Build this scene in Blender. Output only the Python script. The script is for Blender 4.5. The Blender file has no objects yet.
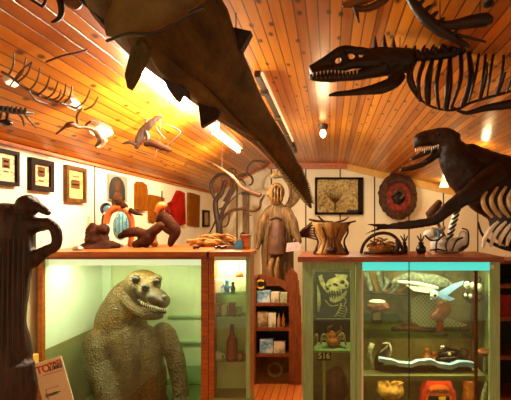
import bpy, bmesh, math, random
from mathutils import Vector, Matrix, noise
random.seed(7)
C = bpy.context.scene.collection
E, F, VX, VY = 1.65, 430.0, 330.0, 222.0
V = Vector

def P(px, py, Y):
    """a point of the room at depth Y"""
    return V(((px - VX) / F * Y, Y, E + (VY - py) / F * Y))
def ceil_z(X):
    if X < -0.96: z = 0.95 + 0.508 * (X + 0.96)
    elif X < 0.24: z = 0.95
    else: z = 0.95 - 0.226 * (X - 0.24)
    return E + z
WL = -1.905          # left wall plane
def CLp(px, py, k=0.97):
    """point just under the left ceiling slope"""
    a = (px - VX) / F; b = (VY - py) / F
    Y = 1.438 / (b - 0.508 * a) * k
    return V((a * Y, Y, E + b * Y))

# ------------------------------------------------------------------ materials
def lin(h):
    h = h.lstrip('#'); r = []
    for i in (0, 2, 4):
        c = int(h[i:i + 2], 16) / 255
        r.append(c / 12.92 if c <= 0.04045 else ((c + 0.055) / 1.055) ** 2.4)
    return (*r, 1)

def nodes(name):
    m = bpy.data.materials.new(name); m.use_nodes = True
    nt = m.node_tree; b = nt.nodes['Principled BSDF']
    return m, nt, b

def pmat(name, c1, c2=None, scale=8, rough=.6, bump=0, stretch=(1, 1, 1), kind='noise', metal=0, emit=0, lo=.35, hi=.65, c3=None, spec=.4, detail=6):
    m, nt, b = nodes(name)
    b.inputs['Roughness'].default_value = rough
    b.inputs['Metallic'].default_value = metal
    b.inputs['Specular IOR Level'].default_value = spec
    b.inputs['Base Color'].default_value = lin(c1)
    if c2:
        tc = nt.nodes.new('ShaderNodeTexCoord'); mp = nt.nodes.new('ShaderNodeMapping')
        mp.inputs['Scale'].default_value = stretch
        nt.links.new(tc.outputs['Object'], mp.inputs['Vector'])
        if kind == 'voronoi':
            t = nt.nodes.new('ShaderNodeTexVoronoi'); t.inputs['Scale'].default_value = scale; out = t.outputs['Distance']
        elif kind == 'wave':
            t = nt.nodes.new('ShaderNodeTexWave'); t.inputs['Scale'].default_value = scale
            t.inputs['Distortion'].default_value = 4; t.inputs['Detail'].default_value = 3; out = t.outputs['Fac']
        elif kind == 'checker':
            t = nt.nodes.new('ShaderNodeTexChecker'); t.inputs['Scale'].default_value = scale; out = t.outputs['Fac']
        else:
            t = nt.nodes.new('ShaderNodeTexNoise'); t.inputs['Scale'].default_value = scale
            t.inputs['Detail'].default_value = detail; t.inputs['Roughness'].default_value = .65; out = t.outputs['Fac']
        nt.links.new(mp.outputs['Vector'], t.inputs['Vector'])
        r = nt.nodes.new('ShaderNodeValToRGB')
        r.color_ramp.elements[0].position = lo; r.color_ramp.elements[0].color = lin(c1)
        r.color_ramp.elements[1].position = hi; r.color_ramp.elements[1].color = lin(c2)
        if c3:
            e = r.color_ramp.elements.new((lo + hi) / 2); e.color = lin(c3)
        nt.links.new(out, r.inputs['Fac']); nt.links.new(r.outputs['Color'], b.inputs['Base Color'])
        if bump:
            bp = nt.nodes.new('ShaderNodeBump'); bp.inputs['Strength'].default_value = bump; bp.inputs['Distance'].default_value = .02
            nt.links.new(out, bp.inputs['Height']); nt.links.new(bp.outputs['Normal'], b.inputs['Normal'])
        if emit: nt.links.new(r.outputs['Color'], b.inputs['Emission Color'])
    if emit:
        if not c2: b.inputs['Emission Color'].default_value = lin(c1)
        b.inputs['Emission Strength'].default_value = emit
    return m

def planks(name, width, ca, cb, knot, groove_c, axis='X', rough=.35, knots=True):
    m, nt, b = nodes(name); N = nt.nodes.new; L = nt.links.new
    tc = N('ShaderNodeTexCoord'); sp = N('ShaderNodeSeparateXYZ'); L(tc.outputs['Object'], sp.inputs[0])
    def math_(op, a, v=None):
        n = N('ShaderNodeMath'); n.operation = op
        for i, x in enumerate((a, v)):
            if x is None: continue
            if isinstance(x, (int, float)): n.inputs[i].default_value = x
            else: L(x, n.inputs[i])
        return n.outputs[0]
    u = math_('DIVIDE', sp.outputs[axis], width)
    idx = math_('FLOOR', u); fr = math_('FRACT', u)
    wn = N('ShaderNodeTexWhiteNoise'); wn.noise_dimensions = '1D'; L(idx, wn.inputs['W'])
    # grain: stretched along Y, shifted per board
    cv = N('ShaderNodeCombineXYZ')
    L(math_('MULTIPLY', sp.outputs['X'], 26), cv.inputs[0])
    L(math_('ADD', math_('MULTIPLY', sp.outputs['Y'], 1.6), math_('MULTIPLY', wn.outputs['Value'], 37)), cv.inputs[1])
    L(math_('MULTIPLY', sp.outputs['Z'], 3), cv.inputs[2])
    nz = N('ShaderNodeTexNoise'); nz.inputs['Scale'].default_value = 1; nz.inputs['Detail'].default_value = 5; L(cv.outputs[0], nz.inputs['Vector'])
    fac = math_('ADD', math_('MULTIPLY', wn.outputs['Value'], .55), math_('MULTIPLY', nz.outputs['Fac'], .5))
    r = N('ShaderNodeValToRGB'); r.color_ramp.elements[0].color = lin(cb); r.color_ramp.elements[1].color = lin(ca)
    r.color_ramp.elements[0].position = .1; r.color_ramp.elements[1].position = .9
    L(fac, r.inputs['Fac']); col = r.outputs['Color']
    def mix(f, c, h):
        x = N('ShaderNodeMix'); x.data_type = 'RGBA'; L(f, x.inputs['Factor']); L(c, x.inputs[6]); x.inputs[7].default_value = lin(h); return x.outputs[2]
    if knots:
        cv2 = N('ShaderNodeCombineXYZ')
        L(math_('MULTIPLY', sp.outputs['X'], 8.5), cv2.inputs[0]); L(math_('MULTIPLY', sp.outputs['Y'], 4.2), cv2.inputs[1])
        vo = N('ShaderNodeTexVoronoi'); vo.inputs['Scale'].default_value = 1; vo.voronoi_dimensions = '2D'; L(cv2.outputs[0], vo.inputs['Vector'])
        mr = N('ShaderNodeMapRange'); L(vo.outputs['Distance'], mr.inputs[0])
        mr.inputs[1].default_value = .055; mr.inputs[2].default_value = .135; mr.inputs[3].default_value = 1; mr.inputs[4].default_value = 0
        sc = N('ShaderNodeSeparateColor'); L(vo.outputs['Color'], sc.inputs[0])
        keep = math_('GREATER_THAN', sc.outputs[0], .38)
        col = mix(math_('MULTIPLY', math_('MULTIPLY', mr.outputs[0], keep), .9), col, knot)
    g = math_('LESS_THAN', math_('ABSOLUTE', math_('SUBTRACT', fr, .5)), .44)
    g = math_('SUBTRACT', 1, g)
    col = mix(math_('MULTIPLY', g, .85), col, groove_c)
    L(col, b.inputs['Base Color']); b.inputs['Roughness'].default_value = rough
    bp = N('ShaderNodeBump'); bp.inputs['Strength'].default_value = .5; bp.inputs['Distance'].default_value = .01
    L(math_('SUBTRACT', 1, g), bp.inputs['Height']); L(bp.outputs[0], b.inputs['Normal'])
    return m

def seamed_wall(name, c1, c2, axis, period, off):
    m, nt, b = nodes(name); N = nt.nodes.new; L = nt.links.new
    tc = N('ShaderNodeTexCoord'); sp = N('ShaderNodeSeparateXYZ'); L(tc.outputs['Object'], sp.inputs[0])
    ad = N('ShaderNodeMath'); ad.operation = 'ADD'; L(sp.outputs[axis], ad.inputs[0]); ad.inputs[1].default_value = off + 100 * period
    md = N('ShaderNodeMath'); md.operation = 'MODULO'; L(ad.outputs[0], md.inputs[0]); md.inputs[1].default_value = period
    lt = N('ShaderNodeMath'); lt.operation = 'LESS_THAN'; L(md.outputs[0], lt.inputs[0]); lt.inputs[1].default_value = .022
    nz = N('ShaderNodeTexNoise'); nz.inputs['Scale'].default_value = 2.5; L(tc.outputs['Object'], nz.inputs['Vector'])
    r = N('ShaderNodeValToRGB'); r.color_ramp.elements[0].color = lin(c1); r.color_ramp.elements[1].color = lin(c2)
    r.color_ramp.elements[0].position = .3; r.color_ramp.elements[1].position = .7
    L(nz.outputs['Fac'], r.inputs['Fac'])
    x = N('ShaderNodeMix'); x.data_type = 'RGBA'; L(lt.outputs[0], x.inputs['Factor']); L(r.outputs['Color'], x.inputs[6]); x.inputs[7].default_value = lin('#4a3520')
    L(x.outputs[2], b.inputs['Base Color']); b.inputs['Roughness'].default_value = .6
    return m

def glass_mat(name, tint, refl=.07):
    m, nt, b = nodes(name); N = nt.nodes.new; L = nt.links.new
    nt.nodes.remove(b); out = nt.nodes['Material Output']
    t = N('ShaderNodeBsdfTransparent'); t.inputs[0].default_value = lin(tint)
    g = N('ShaderNodeBsdfGlossy'); g.inputs['Roughness'].default_value = .03; g.inputs[0].default_value = (.9, .95, .85, 1)
    x = N('ShaderNodeMixShader'); x.inputs[0].default_value = refl
    L(t.outputs[0], x.inputs[1]); L(g.outputs[0], x.inputs[2]); L(x.outputs[0], out.inputs[0])
    return m

M = {}
def mk(k, *a, **kw): M[k] = pmat(k, *a, **kw)
M['ceil'] = planks('pine_ceiling', .054, '#e89222', '#8a3c06', '#381402', '#4a1a02', rough=.28)
M['floor'] = planks('orange_floor', .07, '#d07a30', '#a8501a', '#7a3008', '#4a1c08', knots=False, rough=.3)
M['wallL'] = seamed_wall('cream_wall', '#f4e6c2', '#ecdab2', 'Y', 6.0, 2.53)
M['wallB'] = seamed_wall('cream_panel_wall', '#f2e4be', '#ead8ae', 'X', .56, -.155)
mk('trimwood', '#c46a24', '#a85016', 10, .4, stretch=(3, 3, 3))
mk('pale_trim', '#e6b45a', '#d89a40', 6, .5)
mk('case_wood', '#bc661c', '#8c440e', 14, .35, stretch=(.5, 4, 6))
mk('red_wood', '#a04e1c', '#70300e', 14, .35, stretch=(.5, 4, 6))
mk('dark_wood', '#3a1c0c', '#1e0e06', 12, .45, bump=.3, stretch=(4, 4, .5))
mk('statue_wood', '#47250f', '#180b04', 9, .5, bump=.6, stretch=(7, 7, .7))
mk('rack_wood', '#844014', '#56240a', 12, .4, stretch=(4, 4, .6))
mk('green_metal', '#a4c48c', '#86a66c', 12, .45, stretch=(6, 6, .4))
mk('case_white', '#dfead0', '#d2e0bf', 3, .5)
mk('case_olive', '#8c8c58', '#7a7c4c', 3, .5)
mk('case_back', '#d6dcae', '#c8d29e', 3, .5)
mk('brown_back', '#a08e58', '#6a5630', 5, .6, c3='#8a7848')
mk('lamp_white', '#fff2d8', emit=9)
mk('lamp_soft', '#fff0d0', emit=1.3)
mk('lamp_dim', '#ffd9a0', emit=1.0)
mk('case_lamp', '#eef6de', emit=.8)
mk('cyan_lamp', '#48d2c4', emit=1.0)
mk('bulb', '#ffd890', emit=8)
mk('fixture_white', '#efe6d2', rough=.4)
mk('fixture_dark', '#3c2412', rough=.5)
mk('shark', '#664e20', '#33240a', 5, .6, bump=.5, stretch=(3, 1, 1), c3='#4e3b14')
mk('shark_light', '#6e5420', '#40300e', 6, .65, bump=.4)
mk('shark_tooth', '#5a4a20', rough=.5)
mk('bone_dark', '#2e170a', '#120803', 16, .5, bump=.5)
mk('bone_brown', '#6a3e16', '#3e220a', 14, .55, bump=.4)
mk('bone_tan', '#8c5a28', '#5c3814', 14, .55, bump=.4)
mk('bone_pale', '#d8c090', '#b09058', 14, .55, bump=.3)
mk('tooth', '#e2d6b8', rough=.35)
mk('trex', '#2e170a', '#120803', 14, .45, bump=.6, stretch=(1, 1, 1))
mk('skin', '#6c4e18', '#3e2a0c', 75, .5, bump=.5, kind='voronoi', lo=.1, hi=.9)
mk('skin_dark', '#46320f', '#281a08', 12, .55, bump=.3)
mk('skin_belly', '#86602c', '#5e4018', 8, .55, bump=.5, stretch=(5, 5, .6))
mk('eye', '#100604', rough=.15, spec=.25)
mk('mouth', '#4a2414', rough=.4)
mk('carved', '#84602a', '#462c10', 10, .6, bump=.6, stretch=(5, 5, .6))
mk('carved_light', '#946a30', '#5e3e16', 10, .6, bump=.5, stretch=(5, 5, .8))
mk('carved_dark', '#3e220c', '#241206', 10, .6, bump=.5, stretch=(5, 5, .8))
mk('vine', '#4e3014', '#281606', 14, .55, bump=.5)
mk('straw', '#b8802c', '#6a4010', 22, .7, bump=.8, stretch=(1, 1, 3))
mk('drape', '#b4853a', '#7c5218', 9, .6, bump=.5, stretch=(4, 4, .7))
mk('red_fur', '#9a3418', '#4a1408', 18, .8, bump=.8)
mk('red_lacquer', '#b01a08', '#780e04', 6, .8, spec=.05)
mk('brown_fur', '#5c3418', '#301808', 22, .8, bump=.9)
mk('black', '#140c08', rough=.4)
mk('black_glossy', '#100a08', '#2a1a10', 8, .25)
mk('frame_dark', '#20120a', rough=.7, spec=.1)
mk('frame_brown', '#6a4018', '#4a2a0e', 12, .6, spec=.1)
mk('print_sepia', '#c8aa64', '#5e4820', 9, .6, c3='#a88a48', stretch=(3, 3, 3))
mk('print_cream', '#d0b470', '#6a5020', 26, .6, c3='#c8b078', stretch=(1, 1, 2.5))
mk('print_gold', '#c89a44', '#7a5418', 24, .6, c3='#dcb868', stretch=(1, 1, 2.5))
mk('print_dark', '#33261a', '#140e08', 7, .6)
mk('mat_grey', '#9a8c70', rough=.7)
mk('plaque', '#985408', '#6c3404', 10, .85, stretch=(4, 4, .8), c3='#824406', spec=.05)
mk('plaque_dark', '#7c4a18', rough=.5)
mk('paper', '#e0ccae', '#d4bc98', 3, .8)
mk('ink_red', '#b83418', rough=.7)
mk('ink_black', '#241812', rough=.7)
mk('turquoise', '#70c0c0', '#3c94a0', 16, .4, c3='#a0d8c8')
mk('orange_clay', '#d4742a', '#a04c14', 12, .5)
mk('brown_clay', '#442410', '#241006', 9, .85, spec=.1, bump=.5)
mk('tan_clay', '#b88648', '#8a5c28', 9, .5)
mk('blue_paint', '#4c94c0', '#2c648c', 14, .4)
mk('grey_metal', '#8a7c68', rough=.4, metal=.4)
mk('pale_blue', '#c4dcff', '#8cb8ec', 6, .3)
mk('white_paint', '#f6f0de', '#e2dac4', 8, .5)
mk('fish_grey', '#a0a088', '#4c4c38', 40, .5, bump=.4)
mk('coral', '#b0623a', '#4c200c', 26, .7, bump=1)
mk('yellow_coral', '#c89440', '#7a5018', 18, .7, bump=1)
mk('red_bag', '#c83a1c', '#96240e', 10, .5)
mk('orange_bag', '#e06a24', '#b84c14', 10, .5)
mk('beige_cloth', '#d0c49c', '#a89c70', 60, .8, kind='checker')
mk('brown_murk', '#4c3014', '#2a1808', 7, .6, bump=.4)
mk('amber', '#a85a1c', '#7a3c10', 6, .3)
mk('poster_black', '#241c10', '#14100a', 5, .4)
mk('poster_cream', '#b8a878', '#6e5f38', 14, .6)
mk('card_blue', '#3c6880', '#e0d8c0', 14, .5, c3='#90b4c0')
mk('card_sepia', '#c0a478', '#402810', 11, .5, c3='#8a6838')
mk('card_white', '#dccfae', '#5a4a38', 10, .5, c3='#c8b890')
mk('card_green', '#7c8c5c', '#3c4824', 20, .5, c3='#b0a878')
mk('yellow', '#e0a828', rough=.4)
mk('pink', '#c88a8c', '#d8c0b0', 20, .5)
mk('red_plastic', '#a01c18', rough=.4)
mk('dark_shelf', '#281008', '#140804', 8, .5)
M['glass'] = glass_mat('clear_glass', '#f4faec', .04)
M['glass_olive'] = glass_mat('olive_glass', '#e8ecd2', .05)
M['glass_shelf'] = glass_mat('shelf_glass', '#cfe6cc', .16)

# ------------------------------------------------------------------ builders
def tag(o, label=None, cat=None, group=None, kind=None):
    if label: o['label'] = label
    if cat: o['category'] = cat
    if group: o['group'] = group
    if kind: o['kind'] = kind
    return o
def thing(name, label, cat, loc, group=None):
    o = bpy.data.objects.new(name, None); C.objects.link(o); o.location = loc; o.empty_display_size = .05
    return tag(o, label, cat, group)

def crom(a, b, c, d, t):
    return .5 * ((2 * b) + (c - a) * t + (2 * a - 5 * b + 4 * c - d) * t * t + (3 * b - a - 3 * c + d) * t ** 3)

class MB:
    def __init__(s): s.bm = bmesh.new()
    def box(s, x0, x1, y0, y1, z0, z1, M4=None):
        vs = [s.bm.verts.new(V((x, y, z)) if M4 is None else M4 @ V((x, y, z))) for x in (x0, x1) for y in (y0, y1) for z in (z0, z1)]
        for f in ((0, 1, 3, 2), (4, 6, 7, 5), (0, 4, 5, 1), (2, 3, 7, 6), (0, 2, 6, 4), (1, 5, 7, 3)):
            s.bm.faces.new([vs[i] for i in f])
        return s
    def tube(s, pts, radii, seg=10, sub=4, dy=1.0):
        pts = [V(p) for p in pts]
        if not isinstance(radii, (list, tuple)): radii = [radii] * len(pts)
        Q = []; R = []
        n = len(pts)
        for i in range(n - 1):
            a = pts[max(i - 1, 0)]; b = pts[i]; c = pts[i + 1]; d = pts[min(i + 2, n - 1)]
            for k in range(sub):
                t = k / sub; Q.append(crom(a, b, c, d, t)); R.append(radii[i] * (1 - t) + radii[i + 1] * t)
        Q.append(pts[-1]); R.append(radii[-1])
        prev = None; rings = []
        for i, q in enumerate(Q):
            T = (Q[min(i + 1, len(Q) - 1)] - Q[max(i - 1, 0)]).normalized()
            if prev is None:
                nn = T.cross(V((0, 1, 0)))
                if nn.length < .3: nn = T.cross(V((1, 0, 0)))
            else: nn = prev - T * prev.dot(T)
            nn.normalize(); prev = nn
            bb = T.cross(nn).normalized()
            rings.append([s.bm.verts.new(q + nn * (R[i] * math.cos(2 * math.pi * j / seg)) + bb * (R[i] * dy * math.sin(2 * math.pi * j / seg))) for j in range(seg)])
        for a, b in zip(rings, rings[1:]):
            for j in range(seg): s.bm.faces.new((a[j], a[(j + 1) % seg], b[(j + 1) % seg], b[j]))
        for ring, q, o, r in ((rings[0], Q[0], Q[0] - Q[1], R[0]), (rings[-1], Q[-1], Q[-1] - Q[-2], R[-1])):
            c = s.bm.verts.new(q + o.normalized() * r * .5)
            for j in range(seg):
                try: s.bm.faces.new((ring[j], ring[(j + 1) % seg], c))
                except ValueError: pass
        return s
    def tp(s, pts, seg=10, sub=4, dy=1.0):
        """tube through (px, py, depth, radius in px)"""
        return s.tube([P(a, b, c) for a, b, c, r in pts], [r / F * c for a, b, c, r in pts], seg, sub, dy)
    def ell(s, c, r, rot=0, seg=16, ring=10, rx=0):
        m = Matrix.Translation(V(c)) @ Matrix.Rotation(rot, 4, 'Y') @ Matrix.Rotation(rx, 4, 'X') @ Matrix.Diagonal((*r, 1))
        bmesh.ops.create_uvsphere(s.bm, u_segments=seg, v_segments=ring, radius=1, matrix=m); return s
    def ep(s, px, py, Y, rx, ry, rd, rot=0, **k):
        return s.ell(P(px, py, Y), (rx / F * Y, rd, ry / F * Y), rot, **k)
    def cone(s, a, b, r, seg=6):
        return s.tube([a, b], [r, r * .05], seg, 1)
    def lathe(s, c, prof, seg=20, sx=1, sy=1, wob=0, k=5):
        c = V(c); rings = []
        for r, z in prof:
            rings.append([s.bm.verts.new(c + V((math.cos(t) * r * sx * (1 + wob * math.sin(k * t)), math.sin(t) * r * sy * (1 + wob * math.sin(k * t)), z))) for t in (2 * math.pi * j / seg for j in range(seg))])
        for a, b in zip(rings, rings[1:]):
            for j in range(seg): s.bm.faces.new((a[j], a[(j + 1) % seg], b[(j + 1) % seg], b[j]))
        s.bm.faces.new(rings[0][::-1]); s.bm.faces.new(rings[-1]); return s
    def slab(s, front, d):
        """extrude a polygon (list of points) by vector d"""
        a = [s.bm.verts.new(V(p)) for p in front]; b = [s.bm.verts.new(V(p) + V(d)) for p in front]
        s.bm.faces.new(a); s.bm.faces.new(b[::-1]); n = len(a)
        for i in range(n): s.bm.faces.new((a[i], b[i], b[(i + 1) % n], a[(i + 1) % n]))
        return s
    def pp(s, pts, Y, d):
        """cut-out outline in px at depth Y, thickness d"""
        return s.slab([P(x, y, Y) for x, y in pts], (0, d, 0))
    def fuse(s, voxel=.02, smooth=4, rough=0, rs=6):
        me = bpy.data.meshes.new('tmp'); s.bm.to_mesh(me); o = bpy.data.objects.new('tmp', me); C.objects.link(o)
        r = o.modifiers.new('r', 'REMESH'); r.mode = 'VOXEL'; r.voxel_size = voxel
        q = o.modifiers.new('s', 'SMOOTH'); q.iterations = smooth; q.factor = .5
        dg = bpy.context.evaluated_depsgraph_get(); dg.update()
        me2 = bpy.data.meshes.new_from_object(o.evaluated_get(dg), depsgraph=dg)
        s.bm.free(); s.bm = bmesh.new(); s.bm.from_mesh(me2)
        bpy.data.objects.remove(o); bpy.data.meshes.remove(me); bpy.data.meshes.remove(me2)
        if rough:
            s.bm.normal_update()
            for v in s.bm.verts: v.co += v.normal * noise.fractal(v.co * rs, 1, 2, 3) * rough
        return s
    def bevel(s, w=.006, seg=2):
        es = [e for e in s.bm.edges if len(e.link_faces) == 2 and e.calc_face_angle(0) > .6]
        bmesh.ops.bevel(s.bm, geom=es, offset=w, segments=seg, affect='EDGES', profile=.6, clamp_overlap=True); return s
    def build(s, name, mat, parent=None, label=None, cat=None, group=None, kind=None, smooth=None):
        bm = s.bm
        bmesh.ops.remove_doubles(bm, verts=bm.verts, dist=1e-5)
        bmesh.ops.recalc_face_normals(bm, faces=bm.faces)
        if parent is not None:
            off = V((0, 0, 0)); p = parent
            while p is not None: off += p.location; p = p.parent
        else:
            xs = [v.co for v in bm.verts]
            lo = [min(v[i] for v in xs) for i in range(3)]; hi = [max(v[i] for v in xs) for i in range(3)]
            off = V(((lo[0] + hi[0]) / 2, (lo[1] + hi[1]) / 2, lo[2])) if kind != 'structure' else V((0, 0, 0))
        for v in bm.verts: v.co -= off
        me = bpy.data.meshes.new(name); bm.to_mesh(me); bm.free()
        me.materials.append(M[mat])
        o = bpy.data.objects.new(name, me); C.objects.link(o)
        if parent is not None: o.parent = parent
        else: o.location = off
        sm = smooth if smooth is not None else True
        if sm:
            me.polygons.foreach_set('use_smooth', [True] * len(me.polygons))
            try: me.set_sharp_from_angle(angle=math.radians(42))
            except Exception: pass
        return tag(o, label, cat, group, kind)

def text(body, loc, size, mat, parent, name='lettering', rz=0, tilt=0, sx=1, extr=.0006, tilty=0):
    cu = bpy.data.curves.new(name, 'FONT'); cu.body = body; cu.size = size; cu.align_x = 'CENTER'; cu.align_y = 'CENTER'; cu.extrude = extr; cu.offset = size * .025
    me = bpy.data.curves
    o = bpy.data.objects.new(name, cu); C.objects.link(o)
    dg = bpy.context.evaluated_depsgraph_get(); dg.update()
    msh = bpy.data.meshes.new_from_object(o.evaluated_get(dg), depsgraph=dg)
    bpy.data.objects.remove(o); bpy.data.curves.remove(cu)
    R = Matrix.Translation(V(loc)) @ Matrix.Rotation(rz, 4, 'Z') @ Matrix.Rotation(tilt, 4, 'Y') @ Matrix.Rotation(math.pi / 2 + tilty, 4, 'X') @ Matrix.Diagonal((sx, 1, 1, 1))
    msh.transform(R); off = V((0, 0, 0)); p = parent
    while p is not None: off += p.location; p = p.parent
    msh.transform(Matrix.Translation(-off)); msh.materials.append(M[mat]); msh.name = name
    o = bpy.data.objects.new(name, msh); C.objects.link(o); o.parent = parent
    return o

def wire(p, root, r=.0025):
    """thin suspension wire from p up to the ceiling"""
    MB().tube([p, V((p[0], p[1], ceil_z(p[0]) - .001))], r, 5, 1).build('wire', 'fixture_dark', root)

# ------------------------------------------------------------------ room shell
Y0, Y1, XR = -1.2, 7.0, 3.3
def S(mb, name, mat, smooth=False): return mb.build(name, mat, kind='structure', smooth=smooth)
S(MB().box(WL - .1, XR + .1, Y0, Y1 + .1, -.1, 0), 'floor', 'floor')
S(MB().slab([V((WL - .1, Y1, 0)), V((XR + .1, Y1, 0)), V((XR + .1, Y1, ceil_z(XR) + .12)), V((.24, Y1, ceil_z(.24) + .05)), V((-.96, Y1, ceil_z(-.96) + .05)), V((WL - .1, Y1, ceil_z(WL) + .02))], (0, .1, 0)), 'wall_back', 'wallB')
S(MB().box(WL - .1, WL, Y0, Y1, 0, ceil_z(WL) + .02), 'wall_left', 'wallL')
S(MB().box(XR, XR + .1, Y0, Y1, 0, ceil_z(XR) + .05), 'wall_right', 'wallL')
xs = [WL - .1, -.96, .24, XR + .1]
mb = MB()
mb.slab([V((x, Y0, ceil_z(x))) for x in xs] + [V((x, Y0, ceil_z(x) + .1)) for x in xs[::-1]], (0, Y1 + .1 - Y0, 0))
S(mb, 'ceiling', 'ceil')
S(MB().box(-.99, .27, Y1 - .09, Y1, ceil_z(0) - .09, ceil_z(0)), 'trim_1', 'trimwood')
S(MB().slab([V((x, Y1 - .05, ceil_z(x) - d)) for x, d in ((.24, .1), (XR, .13), (XR, 0), (.24, 0))], (0, .05, 0)), 'trim_2', 'pale_trim')
S(MB().slab([V((x, Y1 - .03, ceil_z(x) - d)) for x, d in ((WL, .03), (-.96, .03), (-.96, 0), (WL, 0))], (0, .03, 0)), 'trim_3', 'trimwood')
S(MB().box(WL, WL + .02, Y0, Y1, ceil_z(WL) - .02, ceil_z(WL)), 'trim_4', 'trimwood')
S(MB().box(WL, WL + .09, Y0, 2.68, .77, .83).bevel(.01), 'trim_5', 'pale_trim')

# ------------------------------------------------------------------ ceiling lamps
def tube_lamp(X, ya, yb, label, side=0):
    z = ceil_z(X); t = thing('ceiling_tube_lamp', label, 'lamp', (X, (ya + yb) / 2, z - .05), 'fluorescent tubes on the sloping ceiling')
    MB().box(X - .05, X + .05, ya, yb, z - .05, z + .015).bevel(.008).build('housing', 'fixture_white', t)
    MB().tube([V((X, ya + .03, z - .075)), V((X, yb - .03, z - .075))], .024, 12, 1).build('tube', 'lamp_white', t)
    for y in (ya + .02, yb - .02): MB().box(X - .02, X + .02, y - .015, y + .015, z - .1, z - .045).bevel(.005).build('socket', 'fixture_white', t)
tube_lamp(-.86, 2.3, 3.0, 'glaring white tube lamp above the hanging sawfish, lighting the plank slope')
tube_lamp(-1.06, 3.93, 5.0, 'white tube lamp on the plank slope, nearer the back wall behind the sawfish snout')
t = thing('lamp_trunking', 'long dark strip fixture along the flat ceiling beside the sawfish snout', 'lamp', (-.45, 4.1, ceil_z(0) - .05))
MB().box(-.475, -.44, 2.7, 5.7, ceil_z(0) - .04, ceil_z(0) + .01).bevel(.008).build('channel', 'fixture_dark', t)
MB().box(-.437, -.425, 2.72, 5.0, ceil_z(0) - .02, ceil_z(0) + .005).build('diffuser', 'lamp_dim', t)
for i in range(4): MB().box(-.485, -.435, 3.0 + i * .75, 3.06 + i * .75, ceil_z(0) - .056, ceil_z(0) + .01).build('bracket', 'fixture_dark', t)
for px, py, w, lab in ((10, 79, .016, 'small oblong white ceiling lamp at the near end of the ribbed fish skeleton'), (72, 103, .022, 'small oblong white ceiling lamp at the far end of the ribbed fish skeleton'), (101, 131, .042, 'larger white box lamp on the ceiling beside the curled antler')):
    p = CLp(px, py, .995); t = thing('ceiling_box_lamp', lab, 'lamp', p, 'white box lamps low on the plank slope')
    R = Matrix.Translation(p) @ Matrix.Rotation(-math.atan(.508), 4, 'Y')
    MB().box(-w, w, -w * 1.9, w * 1.9, -.02, .03, R).bevel(.008).build('housing', 'fixture_white', t)
    MB().box(-w * .8, w * .8, -w * 1.7, w * 1.7, -.03, -.018, R).build('diffuser', 'lamp_soft', t)
# bulb on the flat ceiling
a = P(323, 127, 4.2); a.z = ceil_z(a.x) - .05
t = thing('ceiling_bulb', 'bare glowing bulb on the plank ceiling above the framed landscape', 'lamp', a)
MB().lathe(a + V((0, 0, .0)), [(.035, .0), (.05, .02), (.05, .06)]).build('holder', 'fixture_dark', t)
MB().ell(a - V((0, 0, .035)), (.03, .03, .045)).build('bulb', 'bulb', t)
a = P(444, 184, 6.6)
t = thing('wall_spotlight', 'small glowing cone lamp on the back wall beam below the dinosaur head', 'lamp', a)
MB().lathe(a, [(.075, -.05), (.025, .09)], 14).build('shade', 'lamp_soft', t)
MB().tube([a + V((0, 0, .1)), a + V((0.02, .18, .12)), a + V((.02, .39, .1))], .015, 8).build('arm', 'fixture_dark', t)

# ------------------------------------------------------------------ left wall pictures
def LW(px, py, off=0):
    Y = -WL * F / (VX - px); return V((WL + off, Y, E + (VY - py) / F * Y))
def wall_rect(mb, px0, px1, pt, pb, o0, o1, inset=0):
    """rect on the left wall: px at both ends, top/bottom py at the left end"""
    a = LW(px0, pt); b = LW(px0, pb); c = LW(px1, pt)
    i = inset
    mb.box(WL + o0, WL + o1, a.y + i, c.y - i, b.z + i, a.z - i); return mb
G = 'framed prints along the cream side wall'
pics = [(-9, 15, 147, 184, .022, 'frame_dark', 'print_cream', 'thin dark framed print on the side wall, nearest the camera'),
        (27, 50, 157, 190, .035, 'frame_dark', 'print_cream', 'black framed cream print with text, second along the side wall'),
        (63, 83, 164.5, 201.5, .028, 'frame_brown', 'print_gold', 'brown framed golden print, third along the side wall'),
        (202, 208, 210, 227, .03, 'frame_dark', 'print_sepia', 'tiny dark narrow frame at the far end of the side wall')]
for a, b, pt, pb, fw, fm, pm, lab in pics:
    c = LW((a + b) / 2, pb); t = thing('framed_print', lab, 'picture', c, G)
    mb = MB(); p0 = LW(a, pt); p1 = LW(b, pt); zb = LW(a, pb).z; y0, y1, zt = p0.y, p1.y, p0.z
    for bx in ((y0, y0 + fw, zb, zt), (y1 - fw, y1, zb, zt), (y0 + fw, y1 - fw, zb, zb + fw), (y0 + fw, y1 - fw, zt - fw, zt)):
        mb.box(WL, WL + .03, *bx)
    mb.build('picture_frame', fm, t, smooth=False)
    pr = MB().box(WL, WL + .015, y0 + fw * .9, y1 - fw * .9, zb + fw * .9, zt - fw * .9); pr = pr.build('print', pm, t, smooth=False)
    if b - a > 12:
        mb = MB()   # printed vignette and lines of the sheet
        mb.box(WL + .015, WL + .016, y0 + fw + .04, y1 - fw - .04, zb + .10, zb + .16)
        for k in range(3): mb.box(WL + .015, WL + .016, y0 + fw + .05, y1 - fw - .05, zt - fw - .05 - k * .03, zt - fw - .04 - k * .03)
        mb.build('printed_text', 'frame_brown', pr, smooth=False)
c = LW(116, 202); t = thing('arched_portrait', 'dark arched photograph in a grey mount on the side wall', 'picture', c)
p0, p1 = LW(107, 173.5), LW(125, 173.5); zb = LW(107, 200).z
MB().box(WL, WL + .02, p0.y, p1.y, zb, p0.z).build('mount', 'mat_grey', t, smooth=False)
ym, hw = (p0.y + p1.y) / 2 - .03, (p1.y - p0.y) * .42; pts = [V((WL + .02, ym - hw, zb + .01)), V((WL + .02, ym + hw, zb + .01))]
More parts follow.
